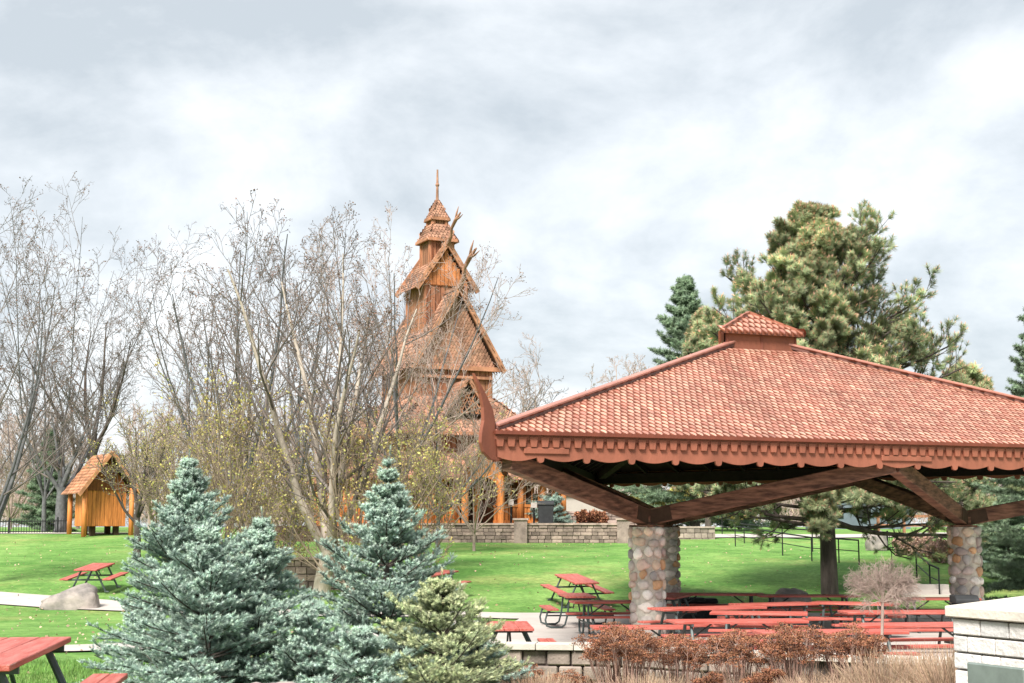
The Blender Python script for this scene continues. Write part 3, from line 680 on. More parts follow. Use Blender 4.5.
def pine(name, loc, Ht, seed, label, Rfun, group=None, cat='pine', nb=80, base=.2, matn='pine', tuft=.2, needles=46, trunkr=.28, c=(8, 5), elev=(-5, 55), bare=0):
    rng = np.random.default_rng(seed); o = empty(name, loc, 0, label, cat, group)
    tp, tr = grow(np.array([[0, 0, -.2]]), np.array([[0, 0, 1.]]), np.array([Ht + .1]), np.array([trunkr]), 12, rng, .02, .04, .12)
    v, f = tubes(tp, tr, 14); np_mesh('trunk', v, f, M['bark'], o, smooth=True)
    t = base + (.99 - base) * ((np.arange(nb) + rng.uniform(0, 1, nb)) / nb); az = np.arange(nb) * 2.39996 + rng.uniform(-.5, .5, nb)
    L = np.array([Rfun(a, b) for a, b in zip(t, az)]) * rng.uniform(.7, 1.1, nb)
    el = np.radians(elev[0] + (elev[1] - elev[0]) * t ** 1.6 + rng.normal(size=nb) * 8)
    D = np.stack([np.cos(el) * np.cos(az), np.cos(el) * np.sin(az), np.sin(el)], 1); P, _, _ = sample(tp, tr, t[None]); P = P[0]
    p1, q1 = grow(P, D, L, .02 + L * .014, 6, rng, .07, .05, .3)
    k2 = kids(p1, q1, L, c[0], rng, .3, .98, (28, 60), .34, .5, taper=.45); p2, q2 = grow(*k2[:3], np.maximum(k2[3], .012), 3, rng, .1, .22, .5)
    k3 = kids(p2, q2, k2[2], c[1], rng, .2, 1., (25, 60), .5, .6); p3, q3 = grow(*k3[:3], np.maximum(k3[3], .009), 2, rng, .1, .3, .6)
    v, f = merge([tubes(p1, q1, 6), tubes(p2, q2, 4), tubes(p3, q3, 3)]); np_mesh('branches', v, f, M['bark'], o)
    P = np.concatenate([p3[:, 2], p3[:, 1], p2[:, 3], p1[:, 6]]); Dd = np.concatenate([p3[:, 2] - p3[:, 1], p3[:, 1] - p3[:, 0], p2[:, 3] - p2[:, 2], p1[:, 6] - p1[:, 5]])
    TV, TF = brush(needles, rng, .5, .72, .035, fwd=.55); TC = np.ones((len(TV), 3))
    cv, cf = brush(5, rng, .3, .10, .05, fwd=3.5); cv = cv + np.array([0, 0, .5]); TC[TV[:, 2] > .62] = (1.5, 1.35, 1.25); cc_ = np.tile(np.array([[2.4, 1.25, 1.6]]), (len(cv), 1))
    TV2 = np.concatenate([TV, cv]); TF2 = np.concatenate([TF, cf + len(TV)]); TC2 = np.concatenate([TC, cc_])
    n = len(P); zt = 1 + .28 * np.sin(P[:, 0] * 2.1 + seed) * np.cos(P[:, 1] * 2.3 + P[:, 2] * 2.0)
    ti = tints(n, rng, .22, .06) * zt[:, None]
    v, f, cc = scatter(TV2, TF2, TC2, P, Dd, tuft * rng.uniform(.75, 1.2, n), rng, ti); np_mesh('crown', v, f, M[matn], o, cc)
    return o
# ------------------------------------------------------------ foreground blue spruces
GS = 'blue spruces in the foreground'
def sp(px, apex_y, Y, Rad, seed, label, **k):
    p = gp(px, Y); top = at(px, apex_y, Y).z
    k.setdefault('power', .84); k.setdefault('tipc', (1.7, 1.6, 1.55)); return spruce('blue_spruce', p, top - p.z, Rad * 1.15, seed, label, group=GS, rise=3, shoot=.072, slim=1.22, needles=34, base=.0, sub=3, dens=.9, finger=True, **k)
sp(191, 459, 15.6, 1.12, 1, 'tallest blue spruce at the left, its tip beside the yellow budding shrub')
sp(212, 530, 14.2, 1.05, 2, 'broad blue spruce with low rounded top in front of the tallest left one')
sp(259, 521, 14.8, .88, 3, 'blue spruce with pointed top between the broad one and the bare trunk')
sp(312, 603, 14.2, .62, 6, 'small low blue spruce filling the gap between the two spruce groups')
sp(387, 459, 15.2, 1.22, 4, 'slender blue spruce standing alone left of the pavilion', power=1.1)
sp(444, 584, 14.2, 1.0, 5, 'low yellowish green spruce leaning against the slender blue one', matn='needley')
sp(365, 632, 13.6, .6, 8, 'lowest blue spruce at the foot of the slender one')
sp(478, 640, 14.4, .50, 9, 'small bluish spruce next to the left end of the block wall')
# ------------------------------------------------------------ boulders
def boulder(loc, size, seed, label, rz=0, peak=.3, group=None):
    me = MB(); g = random.Random(seed); n1_, n2_ = 40, 22; vs = []; fs = []
    for i in range(n2_ + 1):
        th = math.pi * i / n2_
        for j in range(n1_):
            ph = 2 * math.pi * j / n1_; d = Vector((math.sin(th) * math.cos(ph), math.sin(th) * math.sin(ph), math.cos(th)))
            k = 1 + .22 * noise.noise(d * 1.3 + Vector((seed, 0, 0))) + .10 * noise.noise(d * 3.5 + Vector((0, seed, 0))) + .035 * noise.noise(d * 9)
            d = Vector([math.copysign(abs(c) ** .8, c) for c in d]) * k
            z = d.z * (1 + peak * d.x)
            vs.append((d.x * size[0] / 2, d.y * size[1] / 2, max(z, -.35) * size[2] * .62 + size[2] * .3))
    for i in range(n2_):
        for j in range(n1_): fs.append((i * n1_ + j, (i + 1) * n1_ + j, (i + 1) * n1_ + (j + 1) % n1_, i * n1_ + (j + 1) % n1_))
    me.add(vs, fs); o = me.build('boulder', M['rock'], None, smooth=True, loc=loc); o.rotation_euler = (0, 0, rz); return tag(o, label, 'boulder', group)
p = on_ground(65, 610); boulder(p + Vector((0, .5, -.12)), (1.75, 1.2, .78), 3, 'large grey boulder on the left lawn beside the path', peak=.6)
boulder(gp(276, 12.3) + Vector((0, 0, -.05)), (.62, .5, .46), 5, 'pale boulder top at the bottom edge below the spruces', peak=0)
boulder(gp(788, 41.5) + Vector((0, 0, -.05)), (1.1, .9, .72), 8, 'upright grey boulder behind the tables left of the pine trunk', peak=0)
boulder(gp(876, 62) + Vector((0, 0, -.1)), (.9, .9, 1.0), 12, 'tall pinkish boulder on the slope left of the black railing', peak=.2)
# ------------------------------------------------------------ stave church
CY = 75.; ck = F / CY
CC = Vector(((435 - 512) / 1434. * CY, CY, 0)); CZ = 2.5
ch = empty('stave_church', (CC.x, CC.y, CZ), R(-90 + 25), 'tall brown wooden stave church with stepped shingled roofs and a spire', 'church')
# local: +x is the gable end facing the camera-right, y across
def z_(y): return EYE + (527 - y) / F * CY - CZ
g = random.Random(21)
SB = (1, 1, 1)
def gable_roof(name, xl, hw, ze, za, x0=None, par=ch, w=.3, h=.24, over=.12):
    mb = MB(); x0 = -xl if x0 is None else x0
    for s in (1, -1):
        if s == 1: shingles(mb, (x0, hw, ze)[0:3] if False else (xl, hw, ze), (x0, hw, ze), (x0, 0, za), (xl, 0, za), w, h, g, var=.28, lift=.05)
        else: shingles(mb, (x0, -hw, ze), (xl, -hw, ze), (xl, 0, za), (x0, 0, za), w, h, g, var=.28, lift=.05)
    o = mb.build(name, M['shingle'], par)
    bb = MB()
    for x in (xl, x0):
        for s in (1, -1): bb.beam((x + .03 * (1 if x > 0 else -1), s * (hw + .12), ze - .14), (x + .03, 0, za + .1), .10, .26, (1.25, 1.15, 1.0))
    bb.beam((x0, 0, za + .08), (xl, 0, za + .08), .18, .16); bb.build('bargeboard', M['shingle'], o)
    return o
def dragon(x, z, s=1., par=ch):
    mb = MB(); k_ = 1.7; pts = [(x - .5 * s, 0, z - .2 * s), (x, 0, z + .15 * s), (x + .35 * s * k_, 0, z + .65 * s), (x + .42 * s * k_, 0, z + 1.15 * s), (x + .85 * s * k_, 0, z + 1.6 * s), (x + 1.35 * s * k_, 0, z + 1.95 * s)]
    mb.tube(pts, [.2 * s, .18 * s, .13 * s, .11 * s, .13 * s, .05 * s], 8)
    mb.tube([pts[4], (x + 1.25 * s * k_, 0, z + 1.62 * s), (x + 1.6 * s * k_, 0, z + 1.75 * s)], [.1 * s, .06 * s, .02 * s], 6)
    mb.tube([pts[4], (x + .95 * s * k_, 0, z + 2.05 * s), (x + 1.15 * s * k_, 0, z + 2.45 * s)], [.1 * s, .07 * s, .02 * s], 6)
    mb.tube([pts[3], (x + .15 * s, 0, z + 1.35 * s), (x + .1 * s, 0, z + 1.6 * s)], [.07 * s, .05 * s, .02 * s], 6)
    return mb.build('dragon_finial', M['shingle'], par, smooth=True)
# levels
zg0, zg1, zg2 = 0, z_(482), z_(460)
za0, za1, za2 = zg2, z_(440), z_(402)
zn1, zn2 = z_(374), z_(297)
NL, NW = 3.1, 2.45         # nave roof half length / half width
def frust(name, L0, W0, z0, L1, W1, z1, par=ch, mt='shingle', w=.3, h=.24):
    mb = MB(); a = [(L0, -W0, z0), (L0, W0, z0), (-L0, W0, z0), (-L0, -W0, z0)]; b = [(L1, -W1, z1), (L1, W1, z1), (-L1, W1, z1), (-L1, -W1, z1)]
    for i in range(4): shingles(mb, a[i], a[(i + 1) % 4], b[(i + 1) % 4], b[i], w, h, g, var=.28, lift=.05)
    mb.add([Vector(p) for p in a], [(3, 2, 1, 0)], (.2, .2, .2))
    o = mb.build(name, M[mt], par)
    bb = MB()
    for i in range(4): bb.beam(a[i], a[(i + 1) % 4], .12, .16, (1.2, 1.05, .9))
    bb.build('eave_board', M['shingle'], o); return o
def wallbox(name, Lh, Wh, z0, z1, mt='churchw', par=ch, boards=.28):
    mb = MB(); mb.box((0, 0, (z0 + z1) / 2), (2 * Lh, 2 * Wh, z1 - z0), col=(.8, .75, .7))
    for sx in (-1, 1):
        k = int(2 * Wh / boards)
        for i in range(k): t = g.uniform(.75, 1.2); mb.box((sx * (Lh + .02), -Wh + (i + .5) * 2 * Wh / k, (z0 + z1) / 2), (.05, 2 * Wh / k - .04, z1 - z0 - .04), col=(t, t * .97, t * .92))
        k = int(2 * Lh / boards)
        for i in range(k): t = g.uniform(.75, 1.2); mb.box((-Lh + (i + .5) * 2 * Lh / k, sx * (Wh + .02), (z0 + z1) / 2), (2 * Lh / k - .04, .05, z1 - z0 - .04), col=(t, t * .97, t * .92))
    for sx in (-1, 1):
        for sy in (-1, 1): mb.tube([(sx * Lh, sy * Wh, z0), (sx * Lh, sy * Wh, z1)], .14, 8, (1.1, 1, .9))
    return mb.build(name, M[mt], par)
wallbox('wall', 4.1, 3.4, -.3, zg2 + .3)                        # inner ground floor
frust('gallery_roof', 5.9, 5.15, zg1, 4.2, 3.5, zg2 + .15)
wallbox('aisle_wall', 4.15, 3.45, zg2, za1 + .1)
frust('aisle_roof', 4.75, 4.05, za1, 2.75, 2.0, za2)
wallbox('nave_wall', 2.65, 1.95, za2 - .3, zn1 + .25)
gr = gable_roof('nave_roof', NL, NW, zn1, zn2)
for s in (1, -1):
    gb = MB(); x = s * 2.7; gb.prism([Vector((x - .06, -2.15, zn1 + .1)), Vector((x - .06, 2.15, zn1 + .1)), Vector((x - .06, 0, zn2 - .35))], (.12, 0, 0), (.75, .72, .7))
    if s == 1:
        shingles(gb, (x + .07, -2.1, zn1 + .12), (x + .07, 2.1, zn1 + .12), (x + .07, .05, zn2 - .4), (x + .07, -.05, zn2 - .4), .18, .16, g, var=.25, lift=.035, under=False)
        gb.beam((x + .14, -2.5, zn1 + .02), (x + .14, 2.5, zn1 + .02), .16, .22, (1.3, 1.15, 1)); gb.beam((x + .12, -2.0, zn1 - .45), (x + .12, 2.0, zn1 - .45), .1, .14, (1.3, 1.15, 1))
    gb.build('gable', M['shingle'], gr)
dragon(NL, zn2 - .1, .95)
# turret with gable on the ridge
zt1, zt2 = z_(291), z_(247)
wallbox('turret_wall', 1.25, 1.15, zn1 + 1.6, zt1 + .2, par=ch)
tg = gable_roof('turret_roof', 1.5, 1.62, zt1, zt2, w=.24, h=.2)
for s in (1, -1):
    gb = MB(); x = s * 1.28; gb.prism([Vector((x - .05, -1.35, zt1 + .1)), Vector((x - .05, 1.35, zt1 + .1)), Vector((x - .05, 0, zt2 - .3))], (.1, 0, 0), (1.1, .85, .6))
    if s == 1:
        for k in range(-5, 6): y = k * .22; hh = (zt2 - .35 - zt1) * (1 - abs(y) / 1.4); gb.box((x + .07, y, zt1 + .1 + hh / 2), (.04, .19, max(hh - .1, .1)), col=(1.5, 1.05, .6))
    gb.build('gable', M['shingle'], tg)
dragon(1.5, zt2 - .1, .75)
dd = dragon(1.5, zt2 - .1, .6); dd.rotation_euler = (0, 0, math.pi)
wallbox('belfry_wall', .62, .62, zt2 - 1.2, z_(240), par=ch)
def pyr(name, r0, z0, r1, z1, w=.2, h=.16):
    return frust(name, r0, r0, z0, r1, r1, z1, w=w, h=h)
pyr('spire_roof', .85, z_(240), .42, z_(222)); wallbox('lantern_wall', .36, .36, z_(226), z_(218), boards=.14)
pyr('spire_roof', .5, z_(217), .04, z_(196), .16, .14)
mb = MB(); mb.tube([(0, 0, z_(199)), (0, 0, z_(182)), (0, 0, z_(180)), (0, 0, z_(178)), (0, 0, z_(164))], [.09, .07, .12, .07, .05], 8); mb.build('spire_pole', M['shingle'], ch)
# lattice dormer over the front aisle roof
zd0, zd1 = z_(420), z_(388)
dm = MB(); x1 = 4.35
for s in (1, -1):
    if s == 1: shingles(dm, (x1, 1.15, zd0), (1.9, 1.15, zd0), (1.9, 0, zd1), (x1, 0, zd1), .26, .2, g, var=.28, lift=.04)
    else: shingles(dm, (1.9, -1.15, zd0), (x1, -1.15, zd0), (x1, 0, zd1), (1.9, 0, zd1), .26, .2, g, var=.28, lift=.04)
dmo = dm.build('dormer', M['shingle'], ch)
lt = MB(); lt.prism([Vector((x1 - .25, -1.0, zd0 - .1)), Vector((x1 - .25, 1.0, zd0 - .1)), Vector((x1 - .25, 0, zd1 - .25))], (.05, 0, 0), (.2, .2, .2)); lt.build('opening', M['churchd'], dmo)
lt = MB()
for k in range(-4, 5):
    y = k * .22; hh = (zd1 - .3 - zd0) * (1 - abs(y) / 1.05)
    if hh > .1:
        lt.beam((x1 - .16, y - hh * .25, zd0), (x1 - .16, y + hh * .25, zd0 + hh), .04, .05, (1.3, 1.1, .9)); lt.beam((x1 - .13, y + hh * .25, zd0), (x1 - .13, y - hh * .25, zd0 + hh), .04, .05, (1.3, 1.1, .9))
for s in (1, -1): lt.beam((x1 + .02, s * 1.25, zd0 - .12), (x1 + .02, 0, zd1 + .06), .1, .2, (1.2, 1.1, 1))
lt.build('lattice', M['shingle'], dmo)
# gallery posts and rail
for s in (1, -1):
    for k in range(9):
        y = -4.75 + k * 9.5 / 8
        pm = MB(); pm.tube([(s * 5.45, y, -.05), (s * 5.45, y, zg1 + .1)], .16, 10); pm.build('post', M['orange'], ch, smooth=True)
    for k in range(1, 9):
        x = -5.45 + k * 10.9 / 9; pm = MB(); pm.tube([(x, s * 4.75, -.05), (x, s * 4.75, zg1 + .1)], .15, 10); pm.build('post', M['orange'], ch, smooth=True)
for (a, b, fx) in (((5.45, -4.75), (5.45, -.9), 0), ((5.45, .9), (5.45, 4.75), 0), ((-5.45, -4.75), (5.45, -4.75), 1), ((-5.45, 4.75), (5.45, 4.75), 1)):
    rl = MB(); a = Vector((*a, 0)); b = Vector((*b, 0)); L = (b - a).length; d = (b - a).normalized()
    for z in (.15, .95, zg1 - .12): rl.beam(a + Vector((0, 0, z)), b + Vector((0, 0, z)), .12, .14)
    n = int(L / .2)
    for k in range(n): q = a + d * (k + .5) * L / n; t = g.uniform(.8, 1.15); rl.box(q + Vector((0, 0, .55)), (.15 if fx else .06, .06 if fx else .15, .75), col=(t, t, t))
    for k in range(int(L / .38)): q = a + d * (k + .5) * .38; rl.box(q + Vector((0, 0, 1.45)), (.06, .06, .95), col=(.8, .8, .8))
    rl.build('railing', M['orange'], ch)
fl = MB(); fl.box((0, 0, -.12), (11.4, 9.9, .3)); fl.build('floor', M['orange'], ch)
# porch
po_ = MB(); xp = 6.5
zp0, zp1 = zg1 - .05, zg2 + .55
for s in (1, -1):
    if s == 1: shingles(po_, (xp, 1.35, zp0), (4.6, 1.35, zp0), (4.6, 0, zp1), (xp, 0, zp1), .26, .2, g, var=.28, lift=.04)
    else: shingles(po_, (4.6, -1.35, zp0), (xp, -1.35, zp0), (xp, 0, zp1), (4.6, 0, zp1), .26, .2, g, var=.28, lift=.04)
poo = po_.build('porch_roof', M['shingle'], ch)
pf = MB(); xx = 6.2
for s in (1, -1): pf.tube([(xx, s * .95, -.2), (xx, s * .95, zp0 + .2)], .17, 10)
arch = [Vector((xx, .8, -.1))] + [Vector((xx, .8 * math.cos(a), 1.6 + .7 * math.sin(a))) for a in np.linspace(0, math.pi, 12)] + [Vector((xx, -.8, -.1)), Vector((xx, -1.1, -.1)), Vector((xx, -1.1, zp0 + .1)), Vector((xx, 0, zp1 - .15)), Vector((xx, 1.1, zp0 + .1)), Vector((xx, 1.1, -.1))]
pf.prism(arch, (.08, 0, 0)); pf.build('porch_front', M['orange'], ch)
dr = MB(); dr.box((4.2, 0, 1.1), (.12, 1.7, 2.2)); dro = dr.build('door', M['churchd'], ch); dh = MB(); dh.tube([(4.28, .5, 1.0), (4.34, .5, 1.0), (4.34, .5, 1.2)], .03, 6); dh.build('handle', M['black'], dro)
# ------------------------------------------------------------ terrace and its walls
tz = 2.46
m = MB(); tp_ = [Vector((-12, 69.2, 0)), Vector((5.5, 68.4, 0)), Vector((6.2, 74, 0)), Vector((6.8, 95, 0)), Vector((-12, 95, 0))]
m.prism([p + Vector((0, 0, 1.2)) for p in tp_], (0, 0, tz - 1.2)); tag(m.build('terrace', M['mulch']), kind='structure')
def stone_wall(name, a, b, z0, z1, label, piers=(), th=.3, mt='wallg', bw=.45, bh=.16, capc=(1.25, 1.22, 1.2)):
    o = empty(name, (a[0], a[1], z0), 0, label, 'wall'); base = Vector((a[0], a[1], z0)); A = Vector((a[0], a[1], 0)); B = Vector((b[0], b[1], 0)); d = (B - A).normalized(); L = (B - A).length; nn = Vector((d.y, -d.x, 0))
    m = MB(); m.beam(A + Vector((0, 0, (z0 + z1) / 2)) - base, B + Vector((0, 0, (z0 + z1) / 2)) - base, th, z1 - z0, (.5, .5, .5)); g = random.Random(int(L * 10))
    n = int((z1 - z0) / bh)
    for r in range(n):
        x = -g.uniform(0, bw)
        while x < L:
            wd = bw * g.uniform(.5, 1.3); x1_, x2_ = max(x, 0), min(L, x + wd)
            if x2_ - x1_ > .06:
                t = g.uniform(.6, 1.3); c = A + d * (x1_ + x2_) / 2 + nn * (th / 2 + g.uniform(-.02, .03)) + Vector((0, 0, z1 - (r + .5) * (z1 - z0) / n)) - base
                hh = (x2_ - x1_) / 2 - .012; m.beam(c - d * hh, c + d * hh, .1, (z1 - z0) / n - .02, (t, t * .98, t * .95))
            x += wd
    m.build('stones', M[mt], o, bevel=.012)
    c = MB(); c.beam(A + Vector((0, 0, z1 + .04)) - base + nn * .03, B + Vector((0, 0, z1 + .04)) - base + nn * .03, th + .14, .09, capc); c.build('coping', M[mt], o)
    for t in piers:
        q = A.lerp(B, t) + nn * .12; c = MB(); c.box(q + Vector((0, 0, (z0 + z1) / 2 + .12)) - base, (.62, th + .3, z1 - z0 + .22), rot=math.atan2(d.y, d.x), col=(.9, .9, .9)); c.box(q + Vector((0, 0, z1 + .27)) - base, (.75, th + .42, .09), rot=math.atan2(d.y, d.x), col=capc); c.build('pier', M[mt], o)
    return o
stone_wall('terrace_wall', (-7.5, 69.0), (5.5, 68.2), 1.3, 2.5, 'grey stone retaining wall below the church with square piers', (.61, .985))
stone_wall('terrace_wall', (2.4, 72.6), (7.0, 71.8), 2.4, 3.1, 'upper stone retaining wall right of the church behind the orange shrubs')
stone_wall('block_wall', (-9.5, 47.2), (-5.2, 46.4), .2, 1.35, 'brown block retaining wall behind the pale tree trunk', mt='wallg', bw=.42, bh=.2)
stone_wall('block_wall', (6.9, 70.5), (10, 71), 1.6, 2.35, 'short pale stone wall right of the church terrace', mt='block', bw=.5, bh=.2)
# ------------------------------------------------------------ storehouse at the left
sp_ = on_ground(100, 530); sp_.y = min(sp_.y, 74); sp_ = gp(100, 74)
st = empty('storehouse', sp_, R(-90 + 33), 'small orange timber storehouse on posts with a steep shingled gable roof', 'hut')
st.scale = (.86, .86, .95); mb = MB(); k = 74 / F
bw_, bl_ = 1.15, 1.15
mb.box((0, 0, 1.45), (2 * bl_, 2 * bw_, 2.0), col=(.9, .88, .85))
for i in range(9):
    t = g.uniform(.85, 1.15); mb.box((bl_ + .02, -bw_ + (i + .5) * 2 * bw_ / 9, 1.45), (.05, 2 * bw_ / 9 - .02, 1.96), col=(t, t, t)); mb.box((-bl_ + (i + .5) * 2 * bl_ / 9, -bw_ - .02, 1.45), (2 * bl_ / 9 - .02, .05, 1.96), col=(t, t, t))
mb.build('wall', M['orange'], st)
for x in (-1.5, 1.5):
    for y in (-1.4, 1.4): pm = MB(); pm.tube([(x, y, -.25), (x, y, 2.5)], .15, 10); pm.build('post', M['orange'], st, smooth=True)
for x in (-.8, .8):
    for y in (-.7, .7): pm = MB(); pm.box((x, y, .15), (.3, .3, .7)); pm.build('pad_stone', M['churchd'], st)
sr = MB()
shingles(sr, (-1.9, -1.75, 2.25), (1.9, -1.75, 2.25), (1.9, 0, 4.35), (-1.9, 0, 4.35), .26, .22, g, base=(1.25, 1.15, 1.0), var=.25, lift=.05)
shingles(sr, (1.9, 1.75, 2.25), (-1.9, 1.75, 2.25), (-1.9, 0, 4.35), (1.9, 0, 4.35), .26, .22, g, base=(1.25, 1.15, 1.0), var=.25, lift=.05)
sro = sr.build('roof', M['shingle'], st)
bb = MB()
for s in (1, -1): bb.beam((1.95, s * 1.9, 2.08), (1.95, 0, 4.42), .08, .2, (1.5, 1.3, 1.0))
bb.build('bargeboard', M['shingle'], sro)
gb = MB(); gb.prism([Vector((1.2, -1.3, 2.35)), Vector((1.2, 1.3, 2.35)), Vector((1.2, 0, 4.1))], (.06, 0, 0), (.35, .3, .3)); gb.build('gable', M['orange'], st)
# ------------------------------------------------------------ metal fence, rails, bins, benches
def fence(name, a, b, ht, label, gap=.13, cat='fence'):
    A = Vector(a); B = Vector(b); o = empty(name, A, 0, label, cat); L = (B - A).length; n = int(L / gap)
    m = MB()
    for k in range(n + 1): q = (B - A) * (k / n); m.box(q + Vector((0, 0, ht / 2)), (.025, .025, ht))
    m.build('pickets', M['black'], o)
    r = MB()
    for z in (.12, ht - .1): r.beam(Vector((0, 0, z)), (B - A) + Vector((0, 0, z)), .04, .05)
    r.build('rail', M['black'], o)
    for k in range(int(L / 2.4) + 1): q = (B - A) * min(1, k * 2.4 / L); p = MB(); p.box(q + Vector((0, 0, ht / 2 + .05)), (.07, .07, ht + .1)); p.build('post', M['black'], o)
    return o
a = gp(-40, 74); b = gp(66, 75.5); fence('metal_fence', a, b, .75, 'black picket fence at the far left beyond the lawn')
a = gp(887, 62); b = gp(912, 62.5); fence('metal_fence', a, b, .75, 'left piece of black slatted railing on the right slope', .11)
a = gp(915, 59); b = gp(941, 58); fence('metal_fence', a, b, .8, 'right piece of black slatted railing beside the right pillar', .11)
def handrail(pts, ht, label, posts=None):
    o = empty('handrail', pts[0], 0, label, 'handrail', 'black handrails on the grass slope'); m = MB(); P = [Vector(p) - Vector(pts[0]) for p in pts]
    m.tube([p + Vector((0, 0, ht)) for p in P], .032, 6); m.tube([p + Vector((0, 0, ht * .55)) for p in P], .018, 6); m.build('rail', M['black'], o)
    for p in P: q = MB(); q.tube([p - Vector((0, 0, .1)), p + Vector((0, 0, ht))], .025, 6); q.build('post', M['black'], o)
def gg(*l): return [gp(px, Y) for px, Y in l]
handrail(gg((722, 74), (744, 68), (782, 63), (812, 60.5)), .9, 'upper black handrail descending the slope behind the pine')
handrail(gg((735, 65), (782, 58), (811, 55), (838, 54), (858, 53)), .9, 'long black handrail descending past the pine trunk')
handrail(gg((915, 49), (928, 46), (937, 45)), .85, 'short black stair handrail left of the right pillar')
sm = MB(); base = gp(925, 45)
for k in range(3): sm.box((0, k * .38, -.1 + k * .14), (1.7, .4, .3))
tag(sm.build('steps', M['concrete'], None, loc=base), kind='structure')
def bin_(loc, w, d, h, label, lid=True):
    o = empty('litter_bin', loc, 0, label, 'bin'); m = MB(); m.box((0, 0, h * .42), (w, d, h * .84), taper=-.08); m.build('body', M['bin'], o, bevel=.02)
    if lid:
        m = MB(); m.prism([Vector((-w * .58, -d * .58, h * .85)), Vector((-w * .58, d * .58, h * .85)), Vector((-w * .58, d * .58, h * 1.05)), Vector((-w * .58, -d * .3, h * 1.05)), Vector((-w * .58, -d * .58, h * .95))], (w * 1.16, 0, 0)); m.build('lid', M['bin'], o, bevel=.02)
    return o
bin_((gp(546, 69.3).x, 69.9, tz), .7, .7, 1.15, 'dark grey litter bin on the church terrace')
bin_((gp(690, 37).x, 36.9, 0), .55, .55, .58, 'black bin nearer the rear pillar, under the tables')
bin_((gp(703, 37).x, 37.0, 0), .55, .55, .56, 'black bin on the right of the pair behind the table')
bin_((gp(948, 33).x, 32.0, 0), .45, .45, .86, 'black bin against the left of the right cobblestone pillar')
o = empty('sign_board', (gp(534, 69.5).x, 69.7, tz), 0, 'small white notice board on a dark post near the church bin', 'sign'); m = MB(); m.tube([(0, 0, 0), (0, 0, 1.0)], .05, 6); m.build('post', M['black'], o); m = MB(); m.box((0, -.07, 1.0), (.30, .04, .26)); m.build('panel', M['cream'], o)
o = empty('sign_board', (gp(511, 69.5).x, 70.4, tz), 0, 'white notice board left of the bin beside the church porch', 'sign'); m = MB(); m.tube([(0, 0, 0), (0, 0, 1.2)], .05, 6); m.build('post', M['black'], o); m = MB(); m.box((0, -.07, 1.15), (.26, .04, .3)); m.build('panel', M['cream'], o)
fr = empty('handrail', (gp(489, 69.8).x, 69.8, tz), 0, 'small black stair rail in front of the church porch', 'handrail'); m = MB()
for x in (-.5, .5): m.tube([(x, 0, -.2), (x, 0, .85), (x - .8, .9, 1.4)], .025, 6)
m.build('rail', M['black'], fr)
# orange timber rail and low slate building far right
o = empty('timber_fence', gp(904, 78), 0, 'orange timber rail fence beyond the black railing', 'fence')
for x in (-1.4, 0, 1.4, 2.8): m = MB(); m.box((x, 0, .5), (.14, .14, 1.1)); m.build('post', M['churchw'], o)
for z in (.4, .9): m = MB(); m.box((.7, 0, z), (4.6, .1, .14)); m.build('rail', M['churchw'], o)
o = empty('shed', gp(857, 95), 0, 'low slate blue building behind the pine trunk', 'building'); m = MB(); m.box((0, 0, 1.0), (6, 4, 2)); m.build('wall', M['slate'], o); m = MB(); m.prism([Vector((-3.3, -2.3, 2)), Vector((-3.3, 2.3, 2)), Vector((-3.3, 0, 2.9))], (6.6, 0, 0)); m.build('roof', M['churchd'], o)
for x in (-1.8, 0, 1.8): m = MB(); m.box((x, -2.02, 1.1), (.9, .06, .8)); m.build('window', M['black'], o)
o = empty('shed', gp(575, 100), 0, 'pale low building beyond the church terrace', 'building'); m = MB(); m.box((0, 0, 1.2), (7, 4, 2.4)); m.build('wall', M['cream'], o); m = MB(); m.prism([Vector((-3.8, -2.3, 2.4)), Vector((-3.8, 2.3, 2.4)), Vector((-3.8, 0, 3.4))], (7.6, 0, 0)); m.build('roof', M['wallg'], o)
o = empty('shed', gp(385, 96), 0, 'pale house glimpsed between the twigs left of the church', 'building'); m = MB(); m.box((0, 0, 1.4), (8, 4, 2.8)); m.build('wall', M['cream'], o); m = MB(); m.prism([Vector((-4.4, -2.3, 2.8)), Vector((-4.4, 2.3, 2.8)), Vector((-4.4, 0, 4.4))], (8.8, 0, 0)); m.build('roof', M['wallg'], o)
# ------------------------------------------------------------ conifers behind
def Rbig(t, az):
    r = float(np.interp(t, [.1, .25, .4, .55, .7, .85, 1], [6.2, 5.0, 5.2, 4.7, 3.5, 1.9, .4]))
    return r * (1 + .10 * math.sin(3 * az + 11 * t) + .06 * math.cos(az)) * (1 - .62 * max(0, -math.sin(az)))
p = gp(828, 45); pine('pine_tree', p, at(828, 210, 45).z - p.z, 5, 'big ponderosa pine rising behind the pavilion roof', Rbig, nb=165, base=.19, tuft=.23, c=(10, 5), trunkr=.28, elev=(-6, 50))
p = gp(695, 84); spruce('fir_tree', p, at(690, 278, 84).z - p.z, 5.2, 31, 'dark drooping fir left of the cupola', matn='darkn', nb=150, shoot=.34, cat='fir', sub=3, needles=18, power=.8, droop=8)
p = gp(708, 76); pine('pine_tree', p, at(712, 318, 76).z - p.z, 6, 'smaller pine just left of the cupola', lambda t, a: 3.0 * (1 - t) ** .5 + .4, nb=52, base=.5, tuft=.4, c=(7, 4), trunkr=.18)
p = gp(978, 52); pine('pine_tree', p, at(978, 380, 52).z - p.z, 7, 'low pine showing over the right end of the roof', lambda t, a: 2.4 * (1 - t) ** .5 + .3, nb=60, base=.25, tuft=.3, c=(7, 4), trunkr=.2)
p = gp(1042, 40); spruce('spruce_tree', p, at(1040, 290, 40).z - p.z, 2.2, 33, 'tall dark green spruce cut by the right edge', matn='darkn', nb=120, shoot=.18, cat='spruce', sub=3, needles=20, power=.7)
